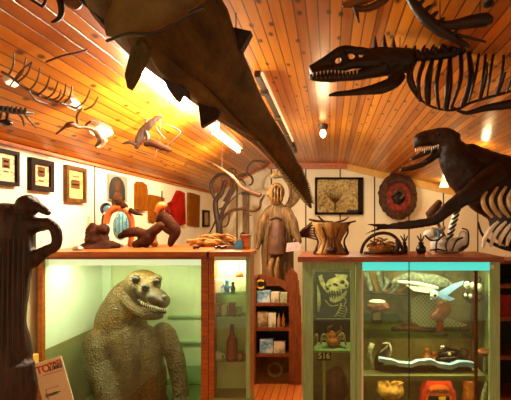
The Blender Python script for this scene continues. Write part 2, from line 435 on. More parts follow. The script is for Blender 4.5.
for k in range(9):
    an = math.pi * k / 8; pts.append(V((WL + .02, ym + hw * math.cos(an), p0.z - hw * .95 + hw * .85 * math.sin(an))))
MB().slab(pts, (.008, 0, 0)).build('photo', 'print_dark', t, smooth=False)
mb = MB(); mb.ell(V((WL + .028, ym, (p0.z + zb) / 2 + .01)), (.006, hw * .35, .06)); mb.ell(V((WL + .028, ym, (p0.z + zb) / 2 - .1)), (.006, hw * .6, .07))
mb.build('portrait', 'frame_brown', t)

def plaque(pts, mat, lab, name, th=.03, cat='plaque', group=None):
    o = MB().slab([LW(*p) for p in pts], (th, 0, 0)).bevel(.006).build(name, mat, None, lab, cat, group); return o
GP = 'wooden plaques on the side wall'
plaque([(134, 209), (134, 184), (136, 181.5), (140, 182), (144, 185), (145, 190), (145, 211), (139, 211)], 'plaque', 'narrow orange wooden plaque with one rounded upper corner on the side wall', 'hanging_plaque', group=GP)
plaque([(147.5, 221), (148, 194.5), (155, 196), (162, 198), (161.5, 224)], 'plaque', 'square orange wooden plaque behind the brown stalking animal figure', 'hanging_plaque', group=GP)
plaque([(176, 190.5), (181, 193), (182, 224), (176, 226), (170, 224), (164.5, 210), (165, 204), (171, 201)], 'red_lacquer', 'deep red pointed shield shape hung on the side wall', 'hanging_shield', .05, 'wall ornament')
plaque([(186.5, 225), (187, 192.5), (192, 193.5), (198, 195.5), (197.5, 227)], 'plaque', 'tall orange wooden plaque right of the red shield', 'hanging_plaque', group=GP)

# ------------------------------------------------------------------ back wall
def BW(px, py, Y=6.98): return P(px, py, Y)
t = thing('framed_landscape', 'framed sepia landscape with a bare tree on the back wall', 'picture', BW(340, 214))
a, b = BW(315, 214.5), BW(363, 177.5); fw = .05
mb = MB()
for bx in ((a.x, a.x + .035, a.z, b.z), (b.x - .085, b.x, a.z, b.z), (a.x, b.x, a.z, a.z + .035), (a.x, b.x, b.z - .035, b.z)): mb.box(bx[0], bx[1], 6.94, 7.0, bx[2], bx[3])
mb.build('picture_frame', 'frame_dark', t, smooth=False)
MB().box(a.x + .03, b.x - .08, 6.965, 6.999, a.z + .03, b.z - .03).build('print', 'print_sepia', t, smooth=False)
mb = MB()
q = BW(335, 210, 6.96); mb.tube([q, q + V((0, 0, .2))], [.012, .008], 6)
for k in range(12):
    an = -1.2 + 2.4 * k / 11; mb.tube([q + V((0, 0, .1)), q + V((math.sin(an) * .12, 0, .2 + .06 * math.cos(an))), q + V((math.sin(an) * .17, 0, .24 + .13 * math.cos(an)))], [.006, .004, .002], 5, 2)
mb.build('painted_tree', 'frame_brown', t)
MB().box(BW(347, 0).x, b.x - .07, 6.955, 6.965, a.z + .03, a.z + .075).build('caption_strip', 'black', t, smooth=False)
# fur ring
t = thing('hanging_fur_ring', 'shaggy round red and brown ring with a dark hollow on the back wall', 'wall ornament', BW(398, 216, 6.85))
c = BW(398, 195.5, 6.85); mb = MB(); n = 22; pts = []
for k in range(n + 1):
    an = 2 * math.pi * k / n; pts.append(c + V((math.cos(an) * .215, .03 * math.sin(an), math.sin(an) * .27 - (.02 if math.sin(an) < 0 else 0))))
mb.tube(pts, .095, 12, 2); 
for v in mb.bm.verts: v.co += V([noise.noise(v.co * 22 + V((i * 9, 0, 0))) for i in range(3)]) * .025
mb.build('outer_ring', 'brown_fur', t)
mb = MB(); pts = [c + V((math.cos(2 * math.pi * k / n) * .15, -.08, math.sin(2 * math.pi * k / n) * .19 - .03)) for k in range(n + 1)]
mb.tube(pts, [.045 + .03 * max(0, -math.sin(2 * math.pi * k / n)) for k in range(n + 1)], 10, 2); mb.build('red_lining', 'red_fur', t)
MB().ell(c + V((0, .02, 0)), (.16, .06, .2)).build('hollow', 'bone_dark', t)
MB().tube([c + V((-.1, -.06, .0)), c + V((0, -.08, .1)), c + V((.09, -.07, .02)), c + V((.02, -.07, -.06))], [.03, .045, .04, .02], 8).build('inner_fold', 'bone_brown', t)
MB().tube([c + V((-.15, -.05, .2)), c + V((0, -.07, .25)), c + V((.15, -.05, .2))], [.04, .065, .045], 10).build('top_tuft', 'brown_fur', t)

# ------------------------------------------------------------------ left display case
CX0, CX1, CY0, CY1 = -1.87, -.78, 2.75, 3.55
TOPZ = P(0, 256, 2.75).z
t = thing('display_case', 'wide glass display case with orange wood top holding the seated reptile', 'display case', ((CX0 + CX1) / 2, 3.15, 0))
case = t
MB().box(CX0 - .03, CX1 + .02, CY0 - .05, CY1 + .02, TOPZ, TOPZ + .03).bevel(.006).build('top_board', 'case_wood', t)
MB().box(CX0, CX1, CY0 - .02, CY0 + .02, TOPZ - .02, TOPZ).build('top_rail', 'red_wood', t, smooth=False)
MB().box(CX0, CX1, CY0, CY1, 0, .30).bevel(.006).build('base', 'case_wood', t)
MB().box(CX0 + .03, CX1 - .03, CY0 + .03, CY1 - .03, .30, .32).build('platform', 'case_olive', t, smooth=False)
for x0, x1, y0, y1 in ((CX0, CX0 + .03, CY0, CY0 + .03), (CX1 - .045, CX1, CY0, CY0 + .035), (CX0, CX0 + .085, CY1 - .05, CY1), (CX1 - .03, CX1, CY1 - .03, CY1)):
    fr = y0 < 3
    MB().box(x0, x1, y0, y1, .30, TOPZ - .02).build('post', 'case_wood' if fr else 'case_white', t, smooth=False)
zs = P(0, 352, 2.75).z
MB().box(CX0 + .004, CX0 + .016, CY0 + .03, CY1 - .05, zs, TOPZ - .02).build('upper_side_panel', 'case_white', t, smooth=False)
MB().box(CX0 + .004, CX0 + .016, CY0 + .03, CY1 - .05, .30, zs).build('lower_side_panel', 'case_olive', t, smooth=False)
MB().box(CX0 + .085, CX1 - .03, CY1 - .02, CY1 - .005, .30, TOPZ - .02).build('back_panel', 'case_back', t, smooth=False)
MB().box(CX1 - .02, CX1 - .008, CY0 + .035, CY1 - .03, .30, TOPZ - .02).build('side_panel', 'case_white', t, smooth=False)
MB().box(CX0 + .03, CX1 - .045, CY0 + .012, CY0 + .018, .30, TOPZ - .02).build('front_glass', 'glass', t, smooth=False)
MB().box(CX0 + .04, CX1 - .05, CY0 + .05, CY0 + .11, TOPZ - .065, TOPZ - .022).build('light_strip', 'case_lamp', t, smooth=False)
for z in (P(0, 316, 3.5).z, P(0, 342, 3.5).z):
    MB().box(CX0 + .55, CX1 - .03, CY1 - .05, CY1 - .02, z - .012, z).build('back_rail', 'green_metal', t, smooth=False)
z = P(0, 374, 3.3).z
MB().box(CX1 - .42, CX1 - .03, 3.10, CY1 - .06, z - .008, z).build('glass_shelf', 'glass_shelf', t, smooth=False)

# seated reptile
YB = 3.15
t = thing('reptile_sculpture', 'olive scaly seated reptile with grinning toothy snout inside the glass case', 'sculpture', (P(130, 0, YB).x, YB, .32))
mb = MB()
mb.ep(143, 284, YB - .02, 17, 14.5, .14, .15)         # skull
mb.ep(156, 297, YB - .15, 11, 8, .10, .6)             # snout
mb.ep(148, 291, YB - .13, 10, 7.5, .09, .5)
mb.ep(136, 278, YB - .09, 6.5, 6, .06); mb.ep(156, 279.5, YB - .07, 5.5, 5.5, .06); mb.ep(145.5, 286.5, YB - .14, 6, 6, .06)   # brows
mb.tp([(124, 298, YB - .06, 5), (134, 308, YB - .11, 5.5), (147, 315, YB - .16, 5.5), (162, 316, YB - .19, 4)], 12)
mb.tp([(138, 288, YB + .03, 15), (126, 303, YB + .04, 20), (121, 322, YB + .05, 25), (122, 345, YB + .05, 30)], 16, dy=.8)
mb.ep(128, 342, YB + .02, 34, 20, .17); mb.ep(138, 355, YB - .01, 25, 30, .19); mb.ep(139, 385, YB - .02, 27, 42, .21); mb.ep(137, 425, YB, 34, 42, .22)
mb.ep(101, 346, YB - .03, 17, 19, .13); mb.ep(162, 338, YB - .02, 12, 16, .11)
mb.tp([(99, 346, YB - .06, 15), (99, 366, YB - .10, 14), (105, 386, YB - .18, 12.5), (112, 406, YB - .24, 11), (118, 425, YB - .26, 11)], 14)
mb.tp([(164, 334, YB - .05, 11), (174, 354, YB - .10, 9.5), (179, 376, YB - .15, 8.5), (181, 394, YB - .20, 8), (180, 404, YB - .22, 8.5)], 14)
mb.tp([(115, 432, YB, 22), (95, 440, YB - .16, 22), (92, 450, YB - .2, 18)], 12); mb.tp([(150, 432, YB, 22), (170, 440, YB - .16, 20), (172, 450, YB - .2, 16)], 12)
for x in (130, 150):           # soft folds down the chest
    mb.tp([(x - 2, 330, YB - .10, 6), (x, 352, YB - .15, 8), (x + .5, 375, YB - .175, 9), (x + 1, 405, YB - .17, 9)], 12)
for v in mb.bm.verts: v.co.z = max(v.co.z, .322)
mb.fuse(.0125, 4, .006, 9).build('body', 'skin', t)
mb = MB(); mb.ep(157, 297, YB - .165, 10.5, 7.5, .10, .6); mb.ep(149, 291, YB - .145, 8, 6, .08, .5); mb.ep(164, 302, YB - .18, 5, 7, .075, .2); mb.fuse(.01, 4, .003, 14).build('snout', 'skin_dark', t)
for x, y, yy, r in ((136, 279.5, YB - .145, 4.3), (157, 281.5, YB - .125, 4.0)):
    MB().ep(x, y, yy, r, r, .028).build('eye', 'eye', t)
MB().ep(145.5, 288, YB - .21, 4.1, 4.2, .024).build('nostril', 'eye', t)
MB().ep(164, 299, YB - .205, 3.6, 5, .03, .2).build('nose_tip', 'skin_dark', t)
MB().tp([(139, 300, YB - .195, 1.5), (148, 306.5, YB - .225, 3), (157, 310.5, YB - .235, 3), (166, 311.5, YB - .235, 2.2)], 8).build('mouth_gap', 'black', t)
mb = MB()
for k in range(13):
    f = k / 12; p = P(141.5 + 25 * f, 301.5 + 7.5 * f + 1.5 * math.sin(math.pi * f), YB - .235 - .035 * math.sin(math.pi * min(1, f * 1.3) * .7)); mb.cone(p, p + V((0, -.006, -.022)), .0062)
mb.build('upper_teeth_row', 'tooth', t)
mb = MB()
for k in range(12):
    f = k / 11; p = P(143 + 22 * f, 308 + 6.5 * f, YB - .232 - .02 * math.sin(math.pi * f)); mb.cone(p, p + V((0, -.002, .013)), .0045)
mb.build('lower_teeth_row', 'tooth', t)
for k in range(4):
    x = 175.5 + k * 3.6; MB().tp([(x, 398, YB - .24, 2.2), (x + .5, 405, YB - .285, 2), (x + .6, 411, YB - .295, 1.4)], 8).build('finger', 'skin', t)

# ------------------------------------------------------------------ narrow glass cabinet
NX0, NX1, NY0, NY1 = -.775, -.515, 2.75, 2.92
t = thing('narrow_glass_cabinet', 'narrow glass cabinet of souvenirs beside the wide case, wood framed', 'cabinet', ((NX0 + NX1) / 2, 2.83, 0)); ncab = t
MB().box(NX0, NX1 + .015, NY0 - .05, NY1 + .01, TOPZ, TOPZ + .03).bevel(.006).build('top_board', 'case_wood', t)
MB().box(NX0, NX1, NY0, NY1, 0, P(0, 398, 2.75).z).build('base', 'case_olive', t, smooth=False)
zb = P(0, 398, 2.75).z
MB().box(NX0, NX0 + .035, NY0 - .005, NY0 + .03, zb, TOPZ).build('post', 'case_wood', t, smooth=False)
MB().box(NX1 - .022, NX1, NY0 - .005, NY0 + .02, zb, TOPZ).build('post', 'green_metal', t, smooth=False)
MB().box(NX1 - .012, NX1, NY0 + .02, NY1, zb, TOPZ).build('side_panel', 'case_wood', t, smooth=False)
MB().box(NX0, NX0 + .01, NY0 + .03, NY1, zb, TOPZ).build('side_panel', 'case_wood', t, smooth=False)
MB().box(NX0 + .01, NX1 - .012, NY1 - .012, NY1, zb, TOPZ).build('back_panel', 'case_back', t, smooth=False)
MB().box(NX0 + .035, NX1 - .022, NY0, NY0 + .006, zb, TOPZ - .03).build('door', 'glass', t, smooth=False)
MB().box(NX0 + .035, NX1 - .022, NY0 - .003, NY0 + .02, TOPZ - .03, TOPZ).build('top_rail', 'case_white', t, smooth=False)
MB().box(NX0 + .05, NX1 - .035, NY0 + .03, NY0 + .06, TOPZ - .03, TOPZ - .01).build('light_strip', 'case_lamp', t, smooth=False)
zsh = []
for py in (316, 360):
    z = P(0, py, NY0 + .05).z; zsh.append(z)
    MB().box(NX0 + .012, NX1 - .014, NY0 + .03, NY1 - .014, z - .008, z).build('glass_shelf', 'glass_shelf', t, smooth=False)
MB().box(NX0 + .012, NX1 - .014, NY0 + .04, NY1 - .014, P(0, 293, 2.84).z - .008, P(0, 293, 2.84).z).build('glass_shelf', 'glass_shelf', t, smooth=False)
z1 = P(0, 293, 2.9).z
GS = 'souvenirs in the narrow cabinet'
MB().pp([(215, 293), (215.5, 279), (224, 281), (226, 293)], 2.86, .03).build('souvenir_card', 'white_paint', None, 'white folded card on the top shelf of the narrow cabinet', 'card', GS)
def mug(px, py, Y, r, h, mat, lab, cat='mug'):
    a = P(px, py, Y); t = thing('souvenir_mug', lab, cat, a, GS)
    MB().lathe(a, [(r * .9, 0), (r, .01), (r, h), (r * .9, h), (r * .85, .02)]).build('cup', mat, t)
    MB().tube([a + V((r * .9, 0, h * .8)), a + V((r * 1.6, 0, h * .7)), a + V((r * 1.6, 0, h * .3)), a + V((r * .9, 0, h * .2))], .006, 6).build('handle', mat, t)
def figurine(px, py, Y, h, mat, lab, name='figurine'):
    a = P(px, py, Y); t = thing(name, lab, 'figurine', a, GS)
    mb = MB(); mb.lathe(a, [(h * .28, 0), (h * .28, h * .06), (h * .16, h * .1), (h * .22, h * .4), (h * .12, h * .7)], 12)
    mb.build('body', mat, t); MB().ell(a + V((0, 0, h * .85)), (h * .15, h * .15, h * .17)).build('head', mat, t)
    MB().tube([a + V((-h * .2, 0, h * .6)), a + V((-h * .38, -.01, h * .4)), a + V((-h * .3, -.02, h * .2))], h * .06, 6).build('arm', mat, t)
figurine(227, 293, 2.84, .09, 'blue_paint', 'small blue figurine on the top shelf of the narrow cabinet')
figurine(233, 293, 2.84, .075, 'black', 'small black figurine on the top shelf of the narrow cabinet')
a = P(239.5, 277, 2.85); t = thing('dome_lamp', 'little orange dome lamp hanging under the narrow cabinet top', 'lamp', a)
MB().lathe(a, [(.028, 0), (.027, .015), (.016, .032), (.004, .038)], 14).build('shade', 'orange_bag', t)
MB().tube([a + V((0, 0, .035)), V((a.x, a.y, TOPZ + .004))], .003, 6, 1).build('stem', 'fixture_dark', t)
for i, (px, m, w, h) in enumerate(((217, 'card_sepia', 7, 13), (224, 'card_white', 5, 11), (231.5, 'red_wood', 6, 14), (238, 'card_green', 5, 10))):
    MB().pp([(px - w / 2, 317), (px - w / 2, 317 - h), (px + w / 2, 317 - h), (px + w / 2, 317)], 2.80 + .015 * i, .035).bevel(.003).build('souvenir_box', m, None,
        ['sepia picture box, first from the post on the middle shelf', 'cream picture box, second from the post on the middle shelf', 'reddish brown box on the middle shelf of the narrow cabinet', 'green picture box nearest the metal edge on the middle shelf'][i], 'box', GS)
a = P(232, 361, 2.83); t = thing('souvenir_bottle', 'dark reddish bottle standing on the lower shelf of the narrow cabinet', 'bottle', a, GS)
MB().lathe(a, [(.034, 0), (.036, .01), (.036, .13), (.014, .18), (.012, .22)], 14).build('glass_body', 'red_wood', t); MB().lathe(a + V((0, 0, .215)), [(.014, 0), (.014, .025)], 10).build('stopper', 'black', t)
mug(218, 361, 2.84, .026, .06, 'white_paint', 'white mug on the lower shelf of the narrow cabinet, left of the bottle')
mug(240, 361, 2.84, .022, .055, 'tan_clay', 'tan clay mug on the lower shelf of the narrow cabinet, right of the bottle')

# ------------------------------------------------------------------ sign sheet on a stand
SX = 2.5
t = thing('notice_stand', 'pale paper notice with red heading on a stand before the case', 'sign', (P(52, 0, 2.4).x, 2.45, 0))
SY = 2.55
pts = [(31, 364), (58.5, 356), (76, 418), (47, 430)]
MB().pp([(x + SX, y) for x, y in pts], SY, .006).build('paper_sheet', 'paper', t, smooth=False)
c0 = P(55, 420, SY)
MB().tube([V((c0.x, SY + .03, .02)), V((c0.x, SY + .03, c0.z + .1))], .018, 10, 1).build('pole', 'fixture_dark', t)
MB().lathe(V((c0.x, SY + .0, 0)), [(.13, 0), (.13, .015), (.02, .03)], 18).build('base', 'fixture_dark', t)
mb = MB(); hd = math.atan2(8, 26)
mb.pp([(35.5, 367), (54, 361.5), (54.3, 362.2), (35.8, 367.8)], SY - .001, .001)
mb.pp([(39, 376), (59, 370), (59.2, 370.5), (39.2, 376.5)], SY - .001, .001)
for q in ([(43, 389.5), (56, 385.5), (56.1, 386), (43.1, 390)], [(43, 389.5), (43.5, 389.5), (47.5, 403), (47, 403)]): mb.pp(q, SY - .001, .001)
for v in mb.bm.verts: v.co.x += SX / F * SY
mb.build('printed_rule', 'ink_red', t, smooth=False)
text('TO', P(43.0, 369.5, SY - .002), .062, 'ink_red', t, tilt=-.29, sx=.95)
text('YAZI', P(55.0, 363, SY - .002), .036, 'ink_red', t, tilt=-.29, sx=.95)
text('2.0003', P(55.5, 367.5, SY - .002), .03, 'ink_black', t, tilt=-.29)
text('(mum~', P(53.0, 393.5, SY - .002), .032, 'ink_black', t, tilt=-.32)

# ------------------------------------------------------------------ foreground wooden statue
YF = 1.75
t = thing('standing_wood_figure', 'dark carved wooden standing figure with hand on hip near the camera', 'sculpture', (P(5, 0, YF).x, YF, 0))
mb = MB()
mb.ep(28, 206, YF, 10.5, 11.5, .05); mb.tp([(34, 205, YF, 6), (42, 209, YF - .01, 4), (49, 213.5, YF - .02, 2.4)], 10)
mb.ep(8, 218, YF, 19, 16, .07)
mb.tp([(15, 215, YF, 17), (12, 245, YF, 22), (6, 280, YF, 22), (4, 320, YF, 20), (8, 370, YF, 24), (8, 440, YF, 27), (8, 520, YF, 27), (8, 624, YF, 34)], 18, dy=.8)
mb.tp([(24, 226, YF, 11), (40, 224.5, YF - .01, 6.5), (52, 225.5, YF - .02, 5), (57, 235, YF - .02, 4.5), (56, 246, YF - .02, 4.5), (46, 251, YF - .01, 5.5), (32, 260, YF, 8), (18, 268, YF, 10)], 12)
mb.tp([(23, 235, YF - .02, 6), (25, 262, YF - .03, 6), (20, 300, YF - .02, 5), (18, 350, YF - .02, 6)], 8)
mb.tp([(20, 365, YF - .02, 14), (24, 392, YF - .02, 12), (20, 430, YF, 10)], 10)
for v in mb.bm.verts: v.co.z = max(v.co.z, .003)
mb.fuse(.008, 2, .005, 9).build('body', 'statue_wood', t)
mb = MB()
for k in range(7):
    x = -6 + k * 5; mb.tp([(x, 238, YF - .075, .8), (x - 1, 290, YF - .095 , 1.3), (x - 2 + k * .3, 350, YF - .10, .9)], 6)
mb.build('carved_folds', 'statue_wood', t)

# ------------------------------------------------------------------ things on the left case
TZ = TOPZ + .03
def base_y(Y): return VY + (E - TZ) / Y * F      # py of the case top at depth Y
Ys = 3.0; by = base_y(Ys)
mb = MB(); mb.ep(97, 240, 3.1, 12, 11, .07); mb.ep(93, 232, 3.1, 7, 9, .06); mb.ep(103, 230, 3.1, 6, 7, .06); mb.ep(108, 246, 3.08, 12, 5, .07); mb.ep(86, 247, 3.08, 5, 4, .05); mb.ep(98, 249, 3.05, 16, 4, .09)
for v in mb.bm.verts: v.co.z = max(v.co.z, TZ + .001)
mb.fuse(.009, 1, .012, 16).build('craggy_lump', 'brown_clay', None, 'dark brown craggy lump sculpture on the case top', 'sculpture')
a = P(78, base_y(2.85), 2.85); MB().lathe(a, [(.03, 0), (.036, .008), (.03, .02), (.02, .03), (.004, .033)], 16).build('small_dish', 'grey_metal', None, 'tiny grey lidded dish at the near edge of the case top', 'dish')
# arched turquoise sculpture
Ya = 3.25; b = base_y(Ya); r0 = P(121, b, Ya)
t = thing('arched_ornament', 'turquoise oval set in an orange arch with a beaked creature on top', 'sculpture', r0)
MB().ep(121.5, 225, Ya, 8.5, 15.5, .03, .12).build('oval', 'turquoise', t)
MB().tp([(106, 224, Ya, 3), (109, 213, Ya, 3.5), (117, 208, Ya, 3.6), (126, 210, Ya, 3.4), (131, 219, Ya, 3), (132, 231, Ya, 2.6), (130, b - 1, Ya, 2.5)], 10).build('arch', 'orange_clay', t)
MB().tp([(106, 224, Ya, 3), (108, 236, Ya, 3.4), (113, b - 3, Ya, 3.6), (124, b - 2.5, Ya, 3)], 10).build('foot', 'white_paint', t)
mb = MB(); mb.ep(120, 203, Ya, 4.5, 4, .03); mb.ep(124, 207, Ya, 4, 4, .03); mb.tp([(117, 202, Ya, 2), (114, 199, Ya, 1)], 8); mb.tp([(122, 201, Ya, 1.6), (125, 197, Ya, .7)], 8)
mb.fuse(.006, 2).build('crouching_creature', 'brown_clay', t)
MB().tp([(130, 210, Ya - .02, 2.6), (136, 213, Ya - .03, 2.2), (143, 215, Ya - .03, .6)], 8).build('beak', 'brown_clay', t)
mb = MB()
for k in range(4): mb.tp([(116 + k * 3.5, 214 + (1 if k in (0, 3) else 0) * 4, Ya - .032, .5), (116 + k * 3.5, 232, Ya - .036, .5)], 5, 1)
mb.build('engraved_lines', 'blue_paint', t)
t = thing('blue_mask', 'small dark round mask with bright blue face on a peg', 'mask', P(105, base_y(3.4), 3.4))
MB().ep(106, 209, 3.4, 6, 6.5, .03).build('rim', 'black_glossy', t); MB().ep(107.5, 209.5, 3.375, 4.2, 3.8, .02, .2).build('face', 'blue_paint', t)
MB().ep(106, 213.5, 3.37, 3, 1.8, .012).build('mouth', 'white_paint', t)
MB().tp([(105, 214, 3.4, 2), (104, 220, 3.4, 2.6), (104, 232, 3.4, 2.4), (105, base_y(3.4), 3.4, 4)], 8).build('peg', 'black_glossy', t)
# stalking animal
Yq = 3.15; b = base_y(Yq)
mb = MB(); mb.tp([(124, 234, Yq, 4), (130, 232.5, Yq, 5), (138, 232, Yq, 5), (147, 234.5, Yq, 5), (156, 229.5, Yq, 5), (162, 224, Yq, 4)], 12)
mb.tp([(126, 234, Yq, 3), (121, 236, Yq, 3.5), (119, 239, Yq, 1)], 8)
mb.tp([(134, 230, Yq, 1.6), (137, 227, Yq, 1), (139, 229, Yq, .6)], 6)
mb.tp([(150, 236, Yq, 6), (142, 242, Yq, 5), (134, b - 2, Yq, 4)], 10); mb.tp([(152, 235, Yq, 5), (147, 242, Yq, 5), (144, b - 2, Yq, 4)], 10)
mb.fuse(.008, 3).build('stalking_animal', 'brown_clay', None, 'brown low stalking animal sculpture with stretched head on the case top', 'sculpture')
# knotted leg figure
t = thing('knotted_sculpture', 'twisted brown knotted sculpture with pale shell before the red shield', 'sculpture', P(168, b, 3.2))
Yk = 3.25; b = base_y(Yk)
MB().tp([(157, 212, Yk, 3), (161, 206, Yk, 4.5), (166, 206, Yk, 3)], 10).build('ochre_shoulder', 'orange_clay', t)
mb = MB(); mb.tp([(158, 222, Yk, 3), (163, 216, Yk, 5), (169, 222, Yk, 6), (176, 231, Yk, 5), (172, 240, Yk, 4), (170, b - 1, Yk, 2.5)], 12)
mb.tp([(160, 224, Yk, 3), (168, 230, Yk, 4), (176, 234, Yk, 3.5)], 10); mb.fuse(.007, 3).build('twisted_leg', 'brown_clay', t)
MB().tp([(156, b - 1, Yk, 3), (152, 239, Yk, 5), (154, 230, Yk, 4.5), (160, 222, Yk, 3)], 12, dy=.5).build('pale_shell', 'tan_clay', t)
mb = MB(); mb.tp([(162, 191, Yk, .6), (162, 202, Yk, .8)], 6, 1); mb.tp([(168, 206, Yk, 1), (169, 214, Yk, .7)], 6); mb.build('spike', 'brown_clay', t)
# straw bundle, fossils, box
Yw = 3.3; b = base_y(Yw)
mb = MB()
for k in range(44):
    f = random.random(); x = 195 + 34 * f; h = random.random(); yy = b - 2 - h * (9 if f > .2 else 6)
    mb.tp([(x - 9, yy + random.uniform(-1, 1.5), Yw + random.uniform(-.06, .06), 1), (x, yy - 1, Yw + random.uniform(-.08, .08), 1.3), (x + 10, yy + 2.0 + f * 2, Yw + random.uniform(-.08, .08), .9)], 6, 2)
mb.ep(212, b - 4, Yw, 17, 5, .09)
for v in mb.bm.verts: v.co.z = max(v.co.z, TZ + .001)
mb.build('straw_bundle', 'straw', None, 'loose golden straw bundle lying on the case top', 'straw')
for x0, Y, w, lab in ((220.5, 2.95, 5.5, 'small black fossil piece lying before the straw bundle, nearer the back post'), (196.5, 2.95, 3, 'smaller black fossil chip at the near end of the straw bundle')):
    bb = base_y(Y); mb = MB()
    for k in range(4): mb.ep(x0 - w * .7 + k * w * .5, bb - 1.6 - (k % 2), Y, w * .4, 1.6, .02, k)
    for v in mb.bm.verts: v.co.z = max(v.co.z, TZ + .001)
    mb.fuse(.005, 1, .003, 40).build('fossil_piece', 'black_glossy', None, lab, 'fossil', 'black fossils on the case top')
bb = base_y(2.92); MB().pp([(234, bb), (234, bb - 5), (236, bb - 9), (242, bb - 10), (243, bb - 4), (242.5, bb)], 2.92, .03).bevel(.004).build('blue_tin', 'blue_paint', None, 'little blue tin at the end of the case top', 'tin')
a = P(246, base_y(2.96), 2.96); t = thing('wooden_box', 'small brown upright wooden box on the narrow cabinet top', 'box', a)
MB().box(a.x - .03, a.x + .025, 2.93, 3.0, TZ, TZ + .085).bevel(.004).build('box_body', 'case_wood', t); MB().box(a.x - .033, a.x + .028, 2.927, 3.003, TZ + .085, TZ + .1).bevel(.003).build('lid', 'red_wood', t)

# ------------------------------------------------------------------ antler vine cluster at the back corner
Yv = 5.6
def cv(pts, s=4.217, ox=205, oy=150): return [(ox + a / s, oy + b / s) for a, b in pts]
def vine(mb, pts, r0, r1, Y=Yv, dYs=0, seg=8):
    q = cv(pts); n = len(q); mb.tp([(x, y, Y + dYs * i / n, r0 + (r1 - r0) * i / (n - 1)) for i, (x, y) in enumerate(q)], seg); return mb
t = thing('antler_tree', 'tall dark branching tree of looped antlers in the back corner', 'sculpture', (P(221, 0, Yv).x, Yv, 0))
mb = MB(); vine(mb, [(55, 420), (58, 330), (48, 270), (45, 215), (70, 180), (85, 130)], 3.4, 2.0); vine(mb, [(62, 330), (70, 270), (95, 215), (120, 160)], 2.4, 1.5)
q = P(218, 240, Yv); mb.tube([V((q.x, Yv, 0)), q], .05, 8, 1); mb.build('trunk', 'vine', t)
for pts, r0, r1, m in (
    ([(45, 210), (25, 160), (35, 125), (65, 102), (95, 105), (112, 125), (108, 165), (80, 215)], 2.2, 1.6, 'vine'),
    ([(105, 190), (122, 150), (145, 112), (180, 102), (200, 120), (198, 142), (185, 148)], 2.0, 1.0, 'vine'),
    ([(178, 98), (182, 70), (208, 46), (253, 52)], 1.2, 1.4, 'vine'),
    ([(60, 320), (80, 280), (112, 256), (160, 248), (200, 258), (230, 245), (236, 215), (252, 190)], 2.0, 1.5, 'bone_brown'),
    ([(100, 262), (102, 290), (92, 318), (72, 325)], 1.2, .8, 'vine'),
    ([(52, 275), (35, 320), (18, 352)], 1.4, .8, 'vine'), ([(62, 290), (70, 330), (76, 358)], 1.3, .8, 'vine'),
    ([(95, 110), (100, 85), (122, 80), (132, 100)], 1.6, .8, 'vine'),
    ([(130, 115), (160, 130), (172, 150)], 1.4, .8, 'vine'), ([(50, 300), (40, 250), (52, 190), (72, 150), (70, 115)], 1.4, 1, 'bone_brown'),
    ([(88, 205), (112, 190), (132, 150), (128, 112), (108, 88)], 1.3, .8, 'bone_brown'), ([(60, 250), (90, 235), (118, 205), (150, 180)], 1.2, .6, 'vine'),
    ([(165, 250), (178, 270), (196, 276)], 1.2, .6, 'bone_brown')):
    vine(MB(), pts, r0 * .8, r1 * .8).build('branch', m, t)
t = thing('long_horn', 'long tapering curved horn reaching from the ceiling to the hooded figure', 'horn', P(240, 190, 4.6))
vine(MB(), [(0, 42), (40, 62), (85, 90), (122, 118), (155, 158), (195, 178), (235, 190)], .8, 2.6, 4.6, 0).build('horn_shaft', 'bone_brown', t)
wire(P(222, 170, 4.6), t)
a = P(246, 195, 5.9); t = thing('wooden_post', 'slim square grey-brown wooden post with a cap in the back corner', 'post', (a.x, 5.9, 0))
MB().box(a.x - .04, a.x + .04, 5.86, 5.94, 0, a.z).bevel(.008).build('shaft', 'carved', t); MB().box(a.x - .055, a.x + .055, 5.845, 5.955, a.z, a.z + .04).bevel(.008).build('cap', 'carved_dark', t)
MB().ep(243, 236, 5.83, 3, 4, .04).build('burl', 'carved_dark', t)

# ------------------------------------------------------------------ hooded carved figure
Yh = 5.0
def hv(x, y): return 240 + x / 3.08, 160 + y / 3.08
t = thing('hooded_carved_figure', 'brown carved robed figure with crescent crest and skull face behind the rack', 'sculpture', (P(272, 0, Yh).x, Yh, 0))
def hp(pts, Y=Yh): return [(*hv(x, y), Y + d, r / 3.08) for x, y, d, r in pts]
mb = MB()
mb.tp(hp([(118, 130, 0, 16), (115, 150, 0, 34), (117, 190, 0, 42), (117, 230, 0, 46), (115, 280, 0, 50), (115, 340, 0, 48), (115, 400, 0, 52)]), 18, dy=.6)
b0 = P(*hv(115, 400), Yh); mb.tube([V((b0.x, Yh, .0)), V((b0.x, Yh, b0.z))], [.22, .19], 16, 2)
mb.tp(hp([(92, 150, -.03, 14), (70, 190, -.05, 14), (62, 230, -.08, 13), (52, 275, -.12, 9)]), 10); mb.tp(hp([(140, 150, -.03, 16), (160, 190, -.05, 16), (172, 225, -.08, 15), (185, 255, -.12, 8)]), 10)
mb.fuse(.018, 3, .012, 6).build('robe', 'carved', t)
mb = MB(); mb.tp(hp([(108, 178, -.14, 8), (112, 200, -.17, 20), (112, 250, -.19, 27), (112, 290, -.2, 26)]), 12, dy=.5); mb.build('chest_panel', 'bone_brown', t)
MB().tp(hp([(92, 184, -.165, 3), (112, 178, -.175, 4), (132, 186, -.165, 3)]), 8).build('collar', 'carved_dark', t)
mb = MB(); mb.ep(*hv(112, 100), Yh - .03, 8.5, 10, .09); mb.ep(*hv(112, 118), Yh - .06, 7, 7, .07); mb.tp(hp([(100, 108, -.05, 14), (82, 100, -.06, 8)]), 8); mb.fuse(.012, 2, .004, 14).build('head', 'carved_light', t)
MB().ep(*hv(112, 104), Yh - .085, 5.2, 8.2, .05).build('face_hollow', 'black', t)
